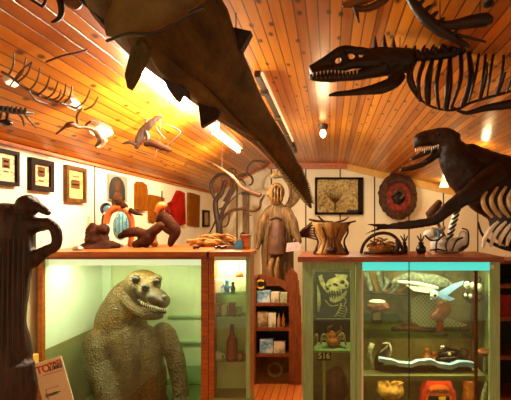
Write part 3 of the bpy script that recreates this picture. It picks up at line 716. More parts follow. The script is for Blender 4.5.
for k, x in enumerate((98, 107, 116, 126)): MB().tp(hp([(x + 1, 82 + 4 * abs(k - 1.5), -.115, 1.6), (x, 104, -.15, 2.6), (x + 1, 130 - 3 * abs(k - 1.5), -.13, 2)]), 8).build('face_ridge', 'carved_light', t)
MB().tp(hp([(94, 54, 0, 4), (112, 42, 0, 9), (140, 44, 0, 16), (164, 70, 0, 21), (170, 102, 0, 20), (158, 132, 0, 13), (138, 148, 0, 6)]), 14, dy=.45).build('crescent_crest', 'carved', t)
MB().tp(hp([(104, 56, -.05, 2), (136, 54, -.08, 3), (154, 80, -.1, 4), (157, 108, -.09, 3), (146, 132, -.06, 2)]), 8).build('crest_ridge', 'carved_dark', t)
mb = MB()
for k in range(6): mb.tp(hp([(90 + k * 11, 205, -.21 + abs(k - 2.5) * .012, 1.6), (86 + k * 11.5, 260, -.225 + abs(k - 2.5) * .012, 2.4), (84 + k * 12, 330, -.2 + abs(k - 2.5) * .015, 2)]), 6)
mb.build('robe_folds', 'carved_dark', t)
mb = MB(); mb.tp(hp([(100, 305, -.2, 7), (92, 335, -.25, 9), (100, 372, -.23, 8)]), 10); mb.tp(hp([(118, 300, -.21, 5), (112, 340, -.26, 8), (116, 380, -.23, 6)]), 10); mb.build('hanging_cords', 'carved_light', t)
YY = 5.3
t = thing('feather_fan', 'dark brown sweeping feather fan standing right of the robed figure', 'fan', P(302, 250, YY))
for k in range(7):
    mb = MB(); mb.tp([(291, 252, YY, .6), (294 + k * 1.0, 243 - k * 1.6, YY - .02 * k, 1.3), (302 + k * 1.0, 236 - k * 1.6, YY - .02 * k, 1.5), (318 - k * 1.0, 240 - k * 3.0, YY - .02 * k, .6)], 8, dy=.35); mb.build('feather', 'bone_brown', t)
q = P(291, 252, YY); MB().tube([V((q.x, YY, 0)), q], [.03, .012], 8, 1).build('stake', 'carved_dark', t)
t = thing('pink_card', 'pinkish patterned card on a thin stick before the robed figure', 'card', P(293, 268, 4.6))
MB().pp([(286, 252), (287, 243), (299, 242), (301, 250)], 4.6, .012).build('sheet', 'pink', t, smooth=False)
q = P(293, 249, 4.62); MB().tube([V((q.x, q.y, P(293, 275, 4.62).z)), q], .008, 6, 1).build('stick', 'carved_dark', t)

# ------------------------------------------------------------------ souvenir rack
RY0, RY1 = 4.38, 4.66
rx0, rx1 = P(253.5, 0, RY0).x, P(297, 0, RY0).x
def rz(py, Y=RY0): return P(0, py, Y).z
t = thing('souvenir_rack', 'reddish brown wooden souvenir rack with curved side between the two cabinets', 'rack', ((rx0 + rx1) / 2, 4.5, 0)); rack = t
MB().box(rx0, rx0 + .025, RY0 - .02, RY1, 0, rz(278)).bevel(.005).build('side_panel', 'rack_wood', t)
pts = [(289, 384.0), (289, 300), (285.5, 285), (286, 274), (291, 268), (297, 274), (299, 290), (301, 310), (301.5, 384.0)]
o = MB().pp([(x, min(y, 398)) for x, y in pts], RY0 - .02, .05).bevel(.006).build('curved_side_panel', 'rack_wood', t)
q = P(289, 384, RY0); MB().box(q.x, rx1 + .02, RY0, RY1, 0, rz(300)).build('side_panel', 'rack_wood', t, smooth=False)
MB().box(rx0, rx1, RY1 - .015, RY1, 0, rz(284)).build('back_panel', 'dark_shelf', t, smooth=False)
shz = [rz(303), rz(328), rz(354), rz(384)]
for z in shz[:3]: MB().box(rx0 + .02, q.x, RY0 - .01, RY1 - .015, z - .028, z).bevel(.004).build('shelf', 'rack_wood', t)
MB().box(rx0 + .02, q.x, RY0, RY1 - .015, 0, rz(382)).bevel(.004).build('plinth', 'rack_wood', t)
MB().box(rx0 + .025, q.x, RY0 - .002, RY0 + .004, rz(382), rz(357)).build('glass_front', 'glass_olive', t, smooth=False)
mb = MB(); mb.pp([(255.5, 286), (254, 276), (262, 274), (285, 281), (289, 290), (288, 292), (280, 286)], RY0 + .2, .02); mb.bevel(.004).build('top_crest', 'rack_wood', t)
a = P(260, 284.5, RY0 + .06); t = thing('round_badge', 'black round badge with a yellow letter C leaning on the rack', 'sign', P(260, 303, RY0 + .06))
MB().lathe(V((0, 0, 0)), [(.06, -.01), (.066, 0), (.06, .01)], 24)
mb = MB(); mb.lathe(V((0, 0, 0)), [(.062, -.012), (.066, 0), (.062, .012)], 24)
for v in mb.bm.verts: v.co = V((v.co.x, v.co.z, v.co.y * 1.0)) + a
mb.build('disc', 'black_glossy', t)
text('C', a + V((0, -.0135, 0)), .13, 'yellow', t)
MB().box(a.x - .012, a.x + .012, a.y - .005, a.y + .01, shz[0], a.z - .05).build('stem', 'black', t, smooth=False)
GC = 'postcards and booklets in the rack'
items = [(255, 270, 291, 0, 'card_blue', 'blue-white postcard stack on the top shelf of the rack, beside the badge'),
         (271, 279, 292.5, 0, 'card_white', 'cream postcard stack in the middle of the top rack shelf'),
         (280, 287, 293, 0, 'card_green', 'greenish postcard stack at the curved end of the top rack shelf'),
         (254, 268, 312, 1, 'card_sepia', 'sepia picture card on the middle rack shelf, nearer the narrow cabinet'),
         (268.5, 276, 313, 1, 'card_white', 'dark and cream card in the middle of the second rack shelf'),
         (260, 273, 339.5, 2, 'card_blue', 'pale blue picture box on the third rack shelf'),
         (274, 285, 342, 2, 'card_white', 'cream booklet right of the blue box on the third rack shelf')]
for x0, x1, pt, s, m, lab in items:
    a, b = P(x0, pt, RY0 + .04), P(x1, pt, RY0 + .04)
    MB().box(a.x, b.x, RY0 + .03, RY0 + .11, shz[s] + .0005, a.z).bevel(.002).build('postcard_stack', m, None, lab, 'postcards', GC)
for x0, lab, m in ((279, 'slim pale bottle on the second rack shelf, left of its twin', 'tan_clay'), (283.5, 'slim amber bottle at the end of the second rack shelf', 'amber')):
    a = P(x0, 0, RY0 + .06); a.z = shz[1]; t = thing('souvenir_bottle', lab, 'bottle', a, 'slim bottles on the rack')
    MB().lathe(a, [(.016, 0), (.018, .006), (.018, .08), (.007, .11), (.007, .14)], 12).build('glass_body', m, t); MB().lathe(a + V((0, 0, .138)), [(.009, 0), (.009, .018)], 10).build('stopper', 'black', t)
# ring toy behind the lower glass
a = P(275, 0, RY0 + .12); a.z = rz(382); mb = MB()
mb.tube([a + V((math.cos(k / 12 * 2 * math.pi) * .07, 0, .085 + math.sin(k / 12 * 2 * math.pi) * .07)) for k in range(13)], .014, 8, 2)
mb.build('pale_ring', 'poster_cream', None, 'pale ring standing behind the lower glass of the rack', 'ring')

# ------------------------------------------------------------------ right display cabinet
RX0, RX1, GY0, GY1 = P(302.5, 0, 3).x, P(500, 0, 3).x, 3.0, 3.5
RTZ = P(0, 261.5, 3).z
def gx(px, Y=GY0): return (px - VX) / F * Y
def gz(py, Y=GY0): return E + (VY - py) / F * Y
t = thing('display_cabinet', 'large green framed glass display cabinet with reddish wood top and turquoise light', 'cabinet', ((RX0 + RX1) / 2, 3.25, 0))
MB().box(RX0 - .03, RX1 + .01, GY0 - .05, GY1 + .04, RTZ, RTZ + .035).bevel(.006).build('top_board', 'red_wood', t)
RT = RTZ + .035
MB().box(RX0, RX1, GY0, GY1, 0, .16).bevel(.005).build('base', 'green_metal', t)
for a, b, m in ((302.5, 313, 'green_metal'), (350.5, 355.5, 'green_metal'), (356.5, 361.5, 'green_metal'), (490, 500, 'green_metal')):
    MB().box(gx(a), gx(b), GY0, GY0 + .03, .16, RTZ).bevel(.004).build('post', m, t)
MB().box(gx(313), gx(350.5), GY0 + .002, GY0 + .028, gz(269), RTZ).build('door_rail', 'green_metal', t, smooth=False)
MB().box(gx(474.5), gx(477.5), GY0 - .004, GY0 + .012, .16, gz(270.5)).build('door_stile', 'frame_brown', t, smooth=False)
MB().box(gx(361.5), gx(363.4), GY0 + .004, GY0 + .02, .16, gz(270.5)).build('bright_edge', 'white_paint', t, smooth=False)
MB().box(gx(408.6), gx(409.4), GY0 - .006, GY0 + .004, .16, RTZ).build('glass_joint', 'black', t, smooth=False)
MB().box(RX0, RX1, GY1 - .015, GY1, .16, RTZ).build('back_panel', 'brown_back', t, smooth=False)
for x in (RX0, RX1 - .012): MB().box(x, x + .012, GY0 + .03, GY1 - .015, .16, RTZ).build('side_panel', 'case_olive' if x > 0 else 'green_metal', t, smooth=False)
MB().box(gx(356), gx(357), GY0 + .03, GY1 - .015, .16, RTZ).build('partition', 'green_metal', t, smooth=False)
MB().box(gx(363), gx(490), GY0 + .002, GY0 + .05, gz(270.5), RTZ - .004).build('light_strip', 'cyan_lamp', t, smooth=False)
MB().box(gx(490.6), gx(494), GY0 - .004, GY0, gz(268.5), gz(265)).build('lock', 'white_paint', t, smooth=False)
MB().box(gx(313), gx(350.5), GY0 + .01, GY0 + .015, .16, gz(269)).build('door', 'glass_olive', t, smooth=False)
MB().box(gx(363), gx(409), GY0 + .006, GY0 + .011, .16, gz(270.5)).build('door', 'glass_olive', t, smooth=False)
MB().box(gx(409), gx(490), GY0 + .006, GY0 + .011, .16, gz(270.5)).build('door', 'glass_olive', t, smooth=False)
zA = gz(376, GY0 + .08); zB = gz(330, GY1 - .05); zC = gz(307, GY1 - .05)
MB().box(gx(362), gx(490), GY0 + .08, GY1 - .015, zA - .035, zA).bevel(.004).build('shelf', 'case_olive', t)
MB().box(gx(362), gx(490), GY0 + .22, GY1 - .015, zB - .008, zB).build('glass_shelf', 'glass_shelf', t, smooth=False)
MB().box(gx(362), gx(408), GY0 + .15, GY1 - .015, gz(322, GY0 + .2) - .006, gz(322, GY0 + .2)).build('glass_shelf', 'glass_shelf', t, smooth=False)
zL = gz(349, GY0 + .12)
MB().box(gx(313), gx(355), GY0 + .08, GY1 - .015, zL - .015, zL).build('shelf', 'green_metal', t, smooth=False)
# --- left bay: poster, crab, number card, mound, disc
GK = 'exhibits in the big glass cabinet'
YP = GY0 + .30
t = thing('skull_poster', 'black poster with a pale dinosaur skull behind the narrow cabinet door', 'poster', P(332, 348, YP))
MB().pp([(315.5, 347), (315.5, 272), (350, 272), (350, 347)], YP, .01).build('sheet', 'poster_black', t, smooth=False)
mb = MB(); y_ = YP - .002
mb.pp([(325, 285), (329, 279.5), (336, 277), (345, 278), (349, 283), (348, 288), (342, 289), (337, 291), (331, 290), (327, 291)], y_, .002)
mb.pp([(329, 297), (334, 299), (340, 296), (347, 290), (346, 296), (340, 301), (334, 303), (330, 301)], y_, .002)
for k in range(6): mb.cone(P(328 + k * 2.6, 290.3, y_), P(328.6 + k * 2.5, 294 + (k % 2), y_), .008)
for k in range(4): mb.cone(P(331 + k * 2.6, 298, y_), P(331.4 + k * 2.5, 295, y_), .006)
mb.build('skull_print', 'poster_cream', t, smooth=False)
mb = MB(); mb.pp([(318, 276), (322, 275), (325, 284), (331, 291), (327, 293), (321, 285)], y_, .002); mb.pp([(317, 284), (320, 292), (321, 304), (319, 312), (317.5, 311)], y_, .002); mb.pp([(335, 274), (348, 275), (346, 279), (336, 276.5)], y_, .002)
mb.tp([(341, 296, y_, .6), (346, 300, y_, .7), (344, 306, y_, .4)], 6, 3); mb.tp([(325, 300, y_, .5), (331, 306, y_, .6), (338, 305, y_, .4)], 6, 3)
for k in range(7): mb.ep(341 + 1.2 * math.sin(k * .6) - k * .9, 304 + k * 2.0, y_, 1.2, .8, .001)
for k in range(5): mb.tp([(340 - k * .9, 305 + k * 2.6, y_, .3), (346 - k * .4, 307 + k * 2.4, y_, .4), (347 - k * .8, 311 + k * 1.7, y_, .3)], 5, 3)
mb.build('bone_print', 'poster_cream', t)
mb = MB(); mb.ep(342.5, 282, y_ - .003, 2.2, 2, .002); mb.ep(335.5, 284.5, y_ - .003, 2.6, 1.3, .002, .3); mb.ep(329.5, 285.5, y_ - .003, 1.2, .8, .002); mb.ep(346, 286, y_ - .003, 1, 1.5, .002); mb.build('skull_hollows', 'black', t)
MB().pp([(316, 318.5), (350, 318.5), (350, 319.2), (316, 319.2)], y_, .002).build('rule_print', 'poster_cream', t, smooth=False)
zl = zL; YC = GY0 + .18; byc = VY + (E - zl) / YC * F
t = thing('orange_crab', 'orange and cream crab model on the shelf of the narrow door', 'model animal', P(334, byc, YC), GK)
mb = MB(); mb.ep(333, byc - 5, YC, 8, 5, .05, .2); mb.ep(331, byc - 11, YC, 5, 5, .03); mb.fuse(.008, 2, .004, 30).build('shell', 'orange_clay', t)
for sx, y2 in ((-1, 0), (-1, -4), (1, 0), (1, -5)):
    MB().tp([(333 + sx * 5, byc - 6 + y2 * .5, YC - .02, 1.6), (333 + sx * 10, byc - 8 + y2, YC - .04, 1.4), (333 + sx * 13, byc - 1.5, YC - .05, .6)], 7).build('leg', 'poster_cream', t)
MB().tp([(331, byc - 12, YC, 1.8), (328, byc - 18, YC - .01, 1.6), (333, byc - 21, YC - .02, .6)], 7).build('claw', 'bone_tan', t); MB().tp([(336, byc - 12, YC, 1.8), (341, byc - 16, YC - .01, 1.6), (341, byc - 20, YC - .02, .6)], 7).build('claw', 'bone_tan', t)
t = thing('number_card', 'small black card with white number 516 behind the narrow door', 'sign', P(324, 359.5, GY0 + .06), GK)
yc = GY0 + .075; a = P(324, 356, yc)
MB().pp([(317.5, 360.5), (317.5, 352.5), (331, 352.5), (331, 360.5)], yc, .006).build('card', 'black', t, smooth=False)
text('516', a + V((0, -.002, 0)), .058, 'white_paint', t, sx=1.0)
MB().box(a.x - .01, a.x + .01, yc + .006, yc + .02, .16, a.z).build('stake', 'green_metal', t, smooth=False)
t = thing('shell_disc', 'pale oval shell disc propped at the edge of the narrow door', 'shell', P(316, byc, GY0 + .12), GK); cd = P(315.8, byc - 7, GY0 + .12)
MB().ell(cd, (.018, .012, .047), .15).build('disc', 'poster_cream', t); MB().ell(cd + V((0, -.008, 0)), (.010, .006, .03), .15).build('inner_oval', 'bone_tan', t)
mb = MB(); q = P(335, 400, GY0 + .25); q.z = .16
mb.ell(V((q.x, q.y, .42)), (.10, .1, .13)); mb.ell(V((q.x + .02, q.y - .02, .45)), (.07, .08, .08)); mb.ell(V((q.x, q.y, .22)), (.15, .13, .1))
for v in mb.bm.verts: v.co.z = max(v.co.z, .163)
mb.fuse(.015, 2, .03, 8).build('brown_rock', 'brown_clay', None, 'reddish brown rock mound at the bottom behind the narrow door', 'rock', GK)
# --- right bay, upper: fossil fish with wings, feathers, cups
YU = GY0 + .30
t = thing('winged_fish_model', 'grey fossil fish model with pale blue fins hung at the cabinet top', 'model animal', P(430, 300, YU), GK)
mb = MB(); mb.tp([(392, 283, YU, 2), (402, 277, YU, 3.4), (412, 277, YU, 5.4), (424, 279, YU, 6.6), (438, 281.5, YU, 6.4), (448, 285, YU, 5), (453, 289, YU, 2.4)], 14, dy=.6); mb.fuse(.008, 2, .003, 30).build('body', 'fish_grey', t)
MB().pp([(430, 300), (441, 291), (454, 284), (464, 281), (462, 285), (452, 292), (443, 299)], YU - .06, .012).bevel(.003).build('fin', 'pale_blue', t)
MB().pp([(433, 289), (444, 294), (455, 299), (450, 301), (440, 298), (432, 294)], YU - .09, .012).bevel(.003).build('fin', 'pale_blue', t)
MB().pp([(406, 285), (418, 287), (430, 286), (436, 290), (428, 293), (414, 291)], YU - .04, .012).bevel(.003).build('fin', 'white_paint', t)
MB().tp([(398, 281.5, YU - .03, 1), (412, 283, YU - .035, 2), (426, 285.5, YU - .035, 2.2), (438, 288, YU - .035, 1.4)], 10, dy=.6).build('pale_belly', 'white_paint', t)
MB().pp([(393, 283), (384, 276), (386, 284), (382, 291), (394, 286)], YU, .01).bevel(.002).build('tail_fin', 'fish_grey', t)
MB().ep(434, 295, YU - .09, 4, 4, .02).build('head', 'white_paint', t); MB().ep(435, 295.5, YU - .11, 1.4, 1.4, .008).build('eye', 'eye', t)
for px in (412, 444):
    q = P(px, 276, YU); MB().tube([q, V((q.x, q.y, RTZ + .003))], .0025, 5, 1).build('wire', 'fixture_dark', t)
t = thing('amber_stand', 'dark amber figure holding a column under the fish model', 'sculpture', P(441, 330, YU + .02), GK); zq = zB
by2 = VY + (E - zB) / (YU + .02) * F
mb = MB(); mb.tp([(440, 302, YU + .02, 4), (443, 308, YU + .02, 6), (438, 314, YU + .02, 7), (431, 317, YU, 3)], 12); mb.tp([(446, 303, YU + .02, 3), (449, 310, YU + .02, 3), (443, 316, YU + .02, 4)], 10); mb.tp([(440, 314, YU + .02, 4), (440, by2 - 1, YU + .02, 3.5)], 10)
mb.fuse(.008, 2).build('figure', 'amber', t); MB().ep(440, by2 - 1.2, YU + .02, 8, 1.4, .05).build('foot', 'brown_murk', t)
t = thing('feather_spray', 'pale green-grey spray of broad feathers in the cabinet upper corner', 'feathers', P(381, 293, YU), GK)
for k, (x0, y0, x1, y1) in enumerate(((366, 272, 371, 291), (371, 271, 377, 292), (377, 271, 383, 292), (385, 292, 399, 272), (390, 293, 404, 276), (396, 294, 408, 282))):
    MB().pp([(x0 - 2, y0), (x0 + 2.5, y0), (x1 + 2.5, y1), (x1 - 1, y1)], YU + .02 * (k % 3), .008).bevel(.002).build('feather', ('fish_grey', 'bone_tan')[k % 2], t)
q = P(384, 293, YU + .02); MB().tp([(364, 292, YU + .02, 1), (384, 293.5, YU + .02, 1.2), (408, 295, YU + .02, .8)], 8).build('twig', 'brown_murk', t); MB().tube([q + V((0, .03, 0)), V((q.x, q.y + .03, RTZ + .003))], .003, 5, 1).build('wire', 'fixture_dark', t)
t = thing('jaw_cast', 'white tooth cups on a dark jaw at the cabinet upper right', 'fossil', P(476, 298, YU), GK); YJ = GY0 + .2
MB().tp([(464, 293, YJ, 3), (472, 299, YJ, 5), (482, 296, YJ, 4)], 10).build('jaw_bone', 'brown_murk', t)
for x, y, r in ((467, 285, 3.2), (473, 286, 3.4), (479, 287.5, 3.6), (470, 296, 2.2), (465.5, 295, 1.6)): MB().ep(x, y, YJ - .02, r, r * 1.15, .025).build('tooth_cup', 'white_paint', t)
q = P(473, 284, YJ); MB().tube([q, V((q.x, q.y, RTZ + .003))], .003, 5, 1).build('wire', 'fixture_dark', t)
t = thing('wooden_upright', 'tall rough brown wooden stake standing inside the cabinet near its right frame', 'stake', P(472, 330, GY0 + .25), GK); q = P(477, 300, GY0 + .27)
MB().tube([V((q.x - .02, q.y, zA + .001)), V((q.x - .02, q.y, q.z)), V((q.x + .02, q.y, q.z + .17))], [.03, .028, .018], 8).build('shaft', 'brown_murk', t)
MB().tp([(476, 302, GY0 + .26, 2), (484, 296, GY0 + .26, 1.6), (488, 284, GY0 + .26, 1)], 8).build('branch', 'brown_murk', t)
MB().pp([(412, 327), (411, 299), (420, 295), (446, 296), (447, 318), (474, 327)], GY1 - .03, .012).build('woven_panel', 'beige_cloth', None, 'beige woven checked panel on the cabinet back', 'panel', GK)
# middle shelf items
t = thing('coral_cap', 'rusty coral with white crust on a small labelled black jar', 'coral', P(377, 326, GY0 + .2), GK); zc = gz(322, GY0 + .2)
YX = GY0 + .2; bx = VY + (E - zc) / YX * F
mb = MB(); mb.ep(377.5, bx - 16, YX, 10.5, 5.5, .07); mb.ep(371, bx - 15, YX, 5, 5, .05); mb.ep(384, bx - 15, YX, 5, 5, .05); mb.fuse(.008, 1, .012, 26).build('coral_head', 'coral', t)
MB().ep(377, bx - 20.5, YX, 8.5, 2.0, .055).build('white_crust', 'white_paint', t)
jr = MB().pp([(371.5, bx), (371.5, bx - 12), (382.5, bx - 12), (382.5, bx)], YX - .02, .06).bevel(.006).build('jar', 'black_glossy', t)
MB().pp([(373, bx - 2), (373, bx - 9), (381, bx - 10), (381, bx - 2)], YX - .0215, .0015).build('jar_label', 'poster_cream', jr, smooth=False)
def on(z, Y): return VY + (E - z) / Y * F
YA = GY0 + .22; ba = on(zA, YA)
t = thing('black_horn', 'black curved horn with grey rim standing on the cabinet shelf', 'horn', P(380, ba, YA), GK)
MB().tp([(379, ba, YA, 5), (379, ba - 8, YA, 5), (382, ba - 16, YA, 4.5), (387, ba - 22, YA, 3), (388, ba - 26, YA, 1.5)], 12).build('horn', 'black_glossy', t)
MB().tp([(383, ba - 26, YA - .01, .8), (389, ba - 26, YA - .02, .9), (391, ba - 19, YA - .02, .9), (389, ba - 11, YA - .01, .7)], 8).build('rim', 'fish_grey', t)
MB().tp([(372, ba - 26, YA, 3.2), (369, ba - 16, YA, 3), (372, ba - 4, YA, 2.4), (374, ba, YA, 3)], 10).build('grey_tusk', 'fish_grey', None, 'grey tusk standing left of the black horn', 'tusk', GK)
YW = GY0 + .13; bw = on(zA, YW)
KP = [(377, 358.5), (380, 358.5), (391, 360), (400, 363), (411, 364), (419, 361), (431, 360), (441, 364), (451, 365.2), (460, 362), (468, 362.2), (475, 363.6), (476, 364)]
n = 24; top = []
for k in range(n + 1):
    x = 379 + 96 * k / n
    for a, b in zip(KP, KP[1:]):
        if a[0] <= x <= b[0]:
            f = (x - a[0]) / (b[0] - a[0]); f = f * f * (3 - 2 * f); top.append((x, a[1] + (b[1] - a[1]) * f)); break
bot = [(x, y + 3.4 + 1.4 * (i / n)) for i, (x, y) in enumerate(top)]
t = thing('wavy_strip', 'long wavy pale blue strip lying along the front of the cabinet shelf', 'ornament', P(426, bw, YW), GK)
MB().slab([P(x, y, YW) for x, y in top + bot[::-1]], (0, .05, 0)).build('strip', 'pale_blue', t)
MB().box(gx(379, YW), gx(474, YW), YW + .05, YW + .075, zA + .0005, zA + .04).bevel(.004).build('plinth', 'brown_murk', t)
YV = GY0 + .3; bv = on(zA, YV)
for x, h, lab in ((427, 17, 'amber bottle-shaped vase on the cabinet shelf, left of the coil'), (434.5, 13, 'shorter red-brown vase against the coiled snake')):
    a = P(x, bv, YV); s = YV / F; t = thing('amber_vase', lab, 'vase', a, 'amber vases on the cabinet shelf')
    MB().lathe(a, [(4 * s, 0), (5 * s, h * .3 * s), (4.4 * s, h * .6 * s), (1.6 * s, h * .75 * s), (1.6 * s, h * .95 * s)], 16).build('bowl', 'amber', t); MB().lathe(a + V((0, 0, h * .94 * s)), [(2.2 * s, 0), (2.2 * s, .012)], 12).build('lip', 'orange_clay', t)
t = thing('coiled_snake', 'dark coiled snake model with raised head on the cabinet shelf', 'model animal', P(450, bv, YV - .02), GK)
mb = MB(); pts = []
for k in range(26):
    an = k * .55; pts.append((449 + math.cos(an) * (12.5 - k * .2), bv - 2.8 - k * .5, YV - .02 + .055 * math.sin(an), 3.2 - k * .04))
pts += [(446, bv - 17, YV - .06, 2), (443, bv - 18, YV - .08, 2.2), (440, bv - 16, YV - .1, 1.4)]
mb.tp(pts, 10, 3); mb.build('body', 'black_glossy', t)
for d in (-1, 1): MB().ep(442.5 + d, bv - 19.4, YV - .095, .8, .8, .006).build('eye', 'tooth', t)
MB().ep(449, bv - 12, YV - .08, 2.2, 2, .02).build('pale_skull', 'poster_cream', t)
for x, w, h, lab in ((468, 8, 9, 'amber block fossil on the cabinet shelf beside the stake'), (464, 5, 15, 'small toothed pale fossil at the back of the cabinet shelf')):
    Yb = GY0 + .36; bb = on(zA, Yb); mb = MB(); mb.ep(x, bb - h * .5, Yb, w, h * .52, .04); mb.ep(x + 2, bb - h * .7, Yb, w * .6, h * .3, .03)
    for v in mb.bm.verts: v.co.z = max(v.co.z, zA + .001)
    mb.fuse(.008, 1, .008, 24).build('shelf_fossil', 'amber' if h < 12 else 'brown_murk', None, lab, 'fossil', GK)
# long jaw on the glass shelf
mb = MB(); YG = GY1 - .12; bg = on(zB, YG)
mb.tp([(392, bg - 3, YG, 2.5), (410, bg - 4, YG, 3.5), (428, bg - 2.5, YG, 2.5), (445, bg - 2.5, YG, 2)], 10); mb.tp([(398, bg - 6, YG, 2), (408, bg - 9, YG, 2.5), (418, bg - 5, YG, 2)], 10)
for v in mb.bm.verts: v.co.z = max(v.co.z, zB + .001)
mb.fuse(.007, 2, .004, 20).build('long_jawbone', 'bone_brown', None, 'long dim brown jawbone on the glass shelf of the cabinet', 'fossil', GK)
mb = MB(); mb.tp([(462, bg - 1.5, YG, 1.5), (468, bg - 4, YG, 3), (474, bg - 8, YG, 2.4), (477, bg - 13, YG, 1.2)], 10)
for v in mb.bm.verts: v.co.z = max(v.co.z, zB + .001)
mb.build('curved_fossil', 'bone_brown', None, 'short curved brown fossil at the end of the glass shelf', 'fossil', GK)
# right wing inside: mushroom and small fossils beyond the stile
t = thing('mushroom_fossil', 'flat brown mushroom-shaped fossil at the cabinet right side', 'fossil', P(487, 353, GY0 + .15), GK); Ym = GY0 + .12; bm_ = on(zA, Ym)
MB().ep(487.0 - 1.5, bm_ - 22, Ym, 7.5, 3.6, .06).build('crown', 'amber', t); MB().tp([(485.5, bm_ - 20, Ym, 2.2), (485.5, bm_, Ym, 2.6)], 10).build('stem', 'fish_grey', t)
# bottom bay
zf = .162
t = thing('yellow_coral', 'large yellow coral clump at the bottom of the glass cabinet', 'coral', P(390, 0, GY0 + .25)); t.location.z = zf
mb = MB(); YQ = GY0 + .22
for k in range(34):
    an = random.uniform(0, 6.28); rr = random.uniform(.4, 1); x = 390 + math.cos(an) * 13 * rr; y = 382 - random.uniform(-8, 7) * (1.1 - .6 * rr); mb.tp([(390 + math.cos(an) * 6, 392, YQ, 3), (x, y, YQ + math.sin(an) * .07, 2.1), (x + random.uniform(-4, 4), y + random.uniform(-4, 1), YQ + math.sin(an) * .08, 1)], 7, 2)
mb.ep(390, 390, YQ, 14, 9, .1)
mb.fuse(.008, 1, .004, 30).build('branches', 'yellow_coral', t)
q = P(390, 396, YQ); MB().lathe(V((q.x, q.y, zf)), [(.12, 0), (.12, .03), (.07, .06), (.06, q.z - zf)], 16).build('pedestal', 'brown_murk', t)
t = thing('orange_bag', 'red and orange arched bag with dark lettering at the cabinet bottom', 'bag', P(439, 0, GY0 + .2)); t.location.z = zf; YR = GY0 + .18
zt = P(0, 375, YR).z
def arch(cx, w, top, bot, k=10):
    pts = [(cx - w * 1.15, bot), (cx - w, top + 14)]
    for i in range(k + 1):
        an = math.pi - math.pi * i / k; pts.append((cx + w * .8 * math.copysign(abs(math.cos(an)) ** .6, math.cos(an)), top + 9 - 9 * abs(math.sin(an)) ** .8))
    return pts + [(cx + w, top + 14), (cx + w * 1.15, bot)]
bz = VY + (E - zf) / YR * F
MB().pp(arch(439, 16.5, 378, bz - .3), YR, .10).bevel(.01).build('bag_body', 'red_bag', t)
MB().pp(arch(439, 13, 385, bz - .5), YR - .008, .01).bevel(.002).build('orange_front', 'orange_bag', t)
MB().pp([(428.5, 408), (428.5, 396), (449.5, 396), (449.5, 408)], YR - .012, .005).build('window_patch', 'black', t, smooth=False)
MB().pp([(440, 404), (438.5, 397), (446, 396.5), (445, 404)], YR - .014, .003).build('yellow_patch', 'yellow', t, smooth=False)
text('FURPOSEN', P(439, 391.6, YR - .0135), .036, 'ink_black', t, sx=1.0)
mb = MB(); YZ = GY0 + .25; q = P(468, 0, YZ); mb.tube([V((q.x, YZ, zf)), V((q.x + .02, YZ, zf + .3)), P(466, 390, YZ), P(469, 379, YZ)], [.06, .05, .035, .012], 10); mb.fuse(.012, 2, .01, 14).build('amber_stalagmite', 'amber', None, 'pointed amber stone at the cabinet bottom beside the bag', 'rock')
mb = MB(); YZ = GY0 + .12; q = P(484, 0, YZ); mb.tube([V((q.x - .02, YZ, zf)), P(482, 420, YZ), P(485, 396, YZ), P(488, 382, YZ)], [.035, .03, .028, .02], 10); mb.fuse(.01, 2, .006, 14).build('grey_tusk', 'fish_grey', None, 'grey tusk leaning at the lower right corner of the cabinet', 'tusk')

# ------------------------------------------------------------------ on top of the right cabinet
def tb(Y): return on(RT, Y)
Yd = 3.2; b = tb(Yd); s = Yd / F
t = thing('draped_vessel', 'ochre leather-draped waisted vessel with twigs across its mouth', 'vessel', P(331, b, Yd))
mb = MB(); mb.lathe(P(331, b, Yd), [(15 * s, 0), (16 * s, 1.5 * s), (12.5 * s, 6 * s), (9.5 * s, 12 * s), (11.5 * s, 17 * s), (15.5 * s, 23 * s), (18 * s, 30 * s), (17 * s, 32 * s)], 40, 1, .55, .06, 7)
mb.build('drape', 'drape', t)
for i, (x0, y0, x1, y1, r) in enumerate(((309, 219.5, 333, 222, 1.6), (314, 222, 350, 224, 1.8), (318, 216, 328, 224, 1.2), (330, 225, 356, 221, 1.5), (320, 225, 346, 219.5, 1.2), (338, 222, 349, 217, 1))):
    MB().tp([(x0, y0, Yd + .03 * math.sin(i * 2), r * .6), ((x0 + x1) / 2, (y0 + y1) / 2 + 1, Yd + .03 * math.sin(i * 2), r), (x1, y1, Yd + .03 * math.sin(i * 2), r * .5)], 7).build('twig', 'vine', t)
mb = MB()
for x in (322, 327, 331, 335, 340):
    mb.tp([(x, 227, Yd - .062, .6), (331 + (x - 331) * .6, 239, Yd - .045, .9), (331 + (x - 331) * 1.05, b - 1, Yd - .07, .7)], 6)
mb.build('folds', 'bone_brown', t)
for sx in (-1, 1): MB().tp([(331 + sx * 15, 223, Yd, .9), (331 + sx * 17, 232, Yd, .9), (331 + sx * 13, 242, Yd, 1), (331 + sx * 17, b - .6, Yd, 1.6)], 8).build('side_cord', 'vine', t)
MB().ep(331, b - 4, Yd - .06, 6, 3.6, .025).build('dark_hollow', 'carved_dark', t)
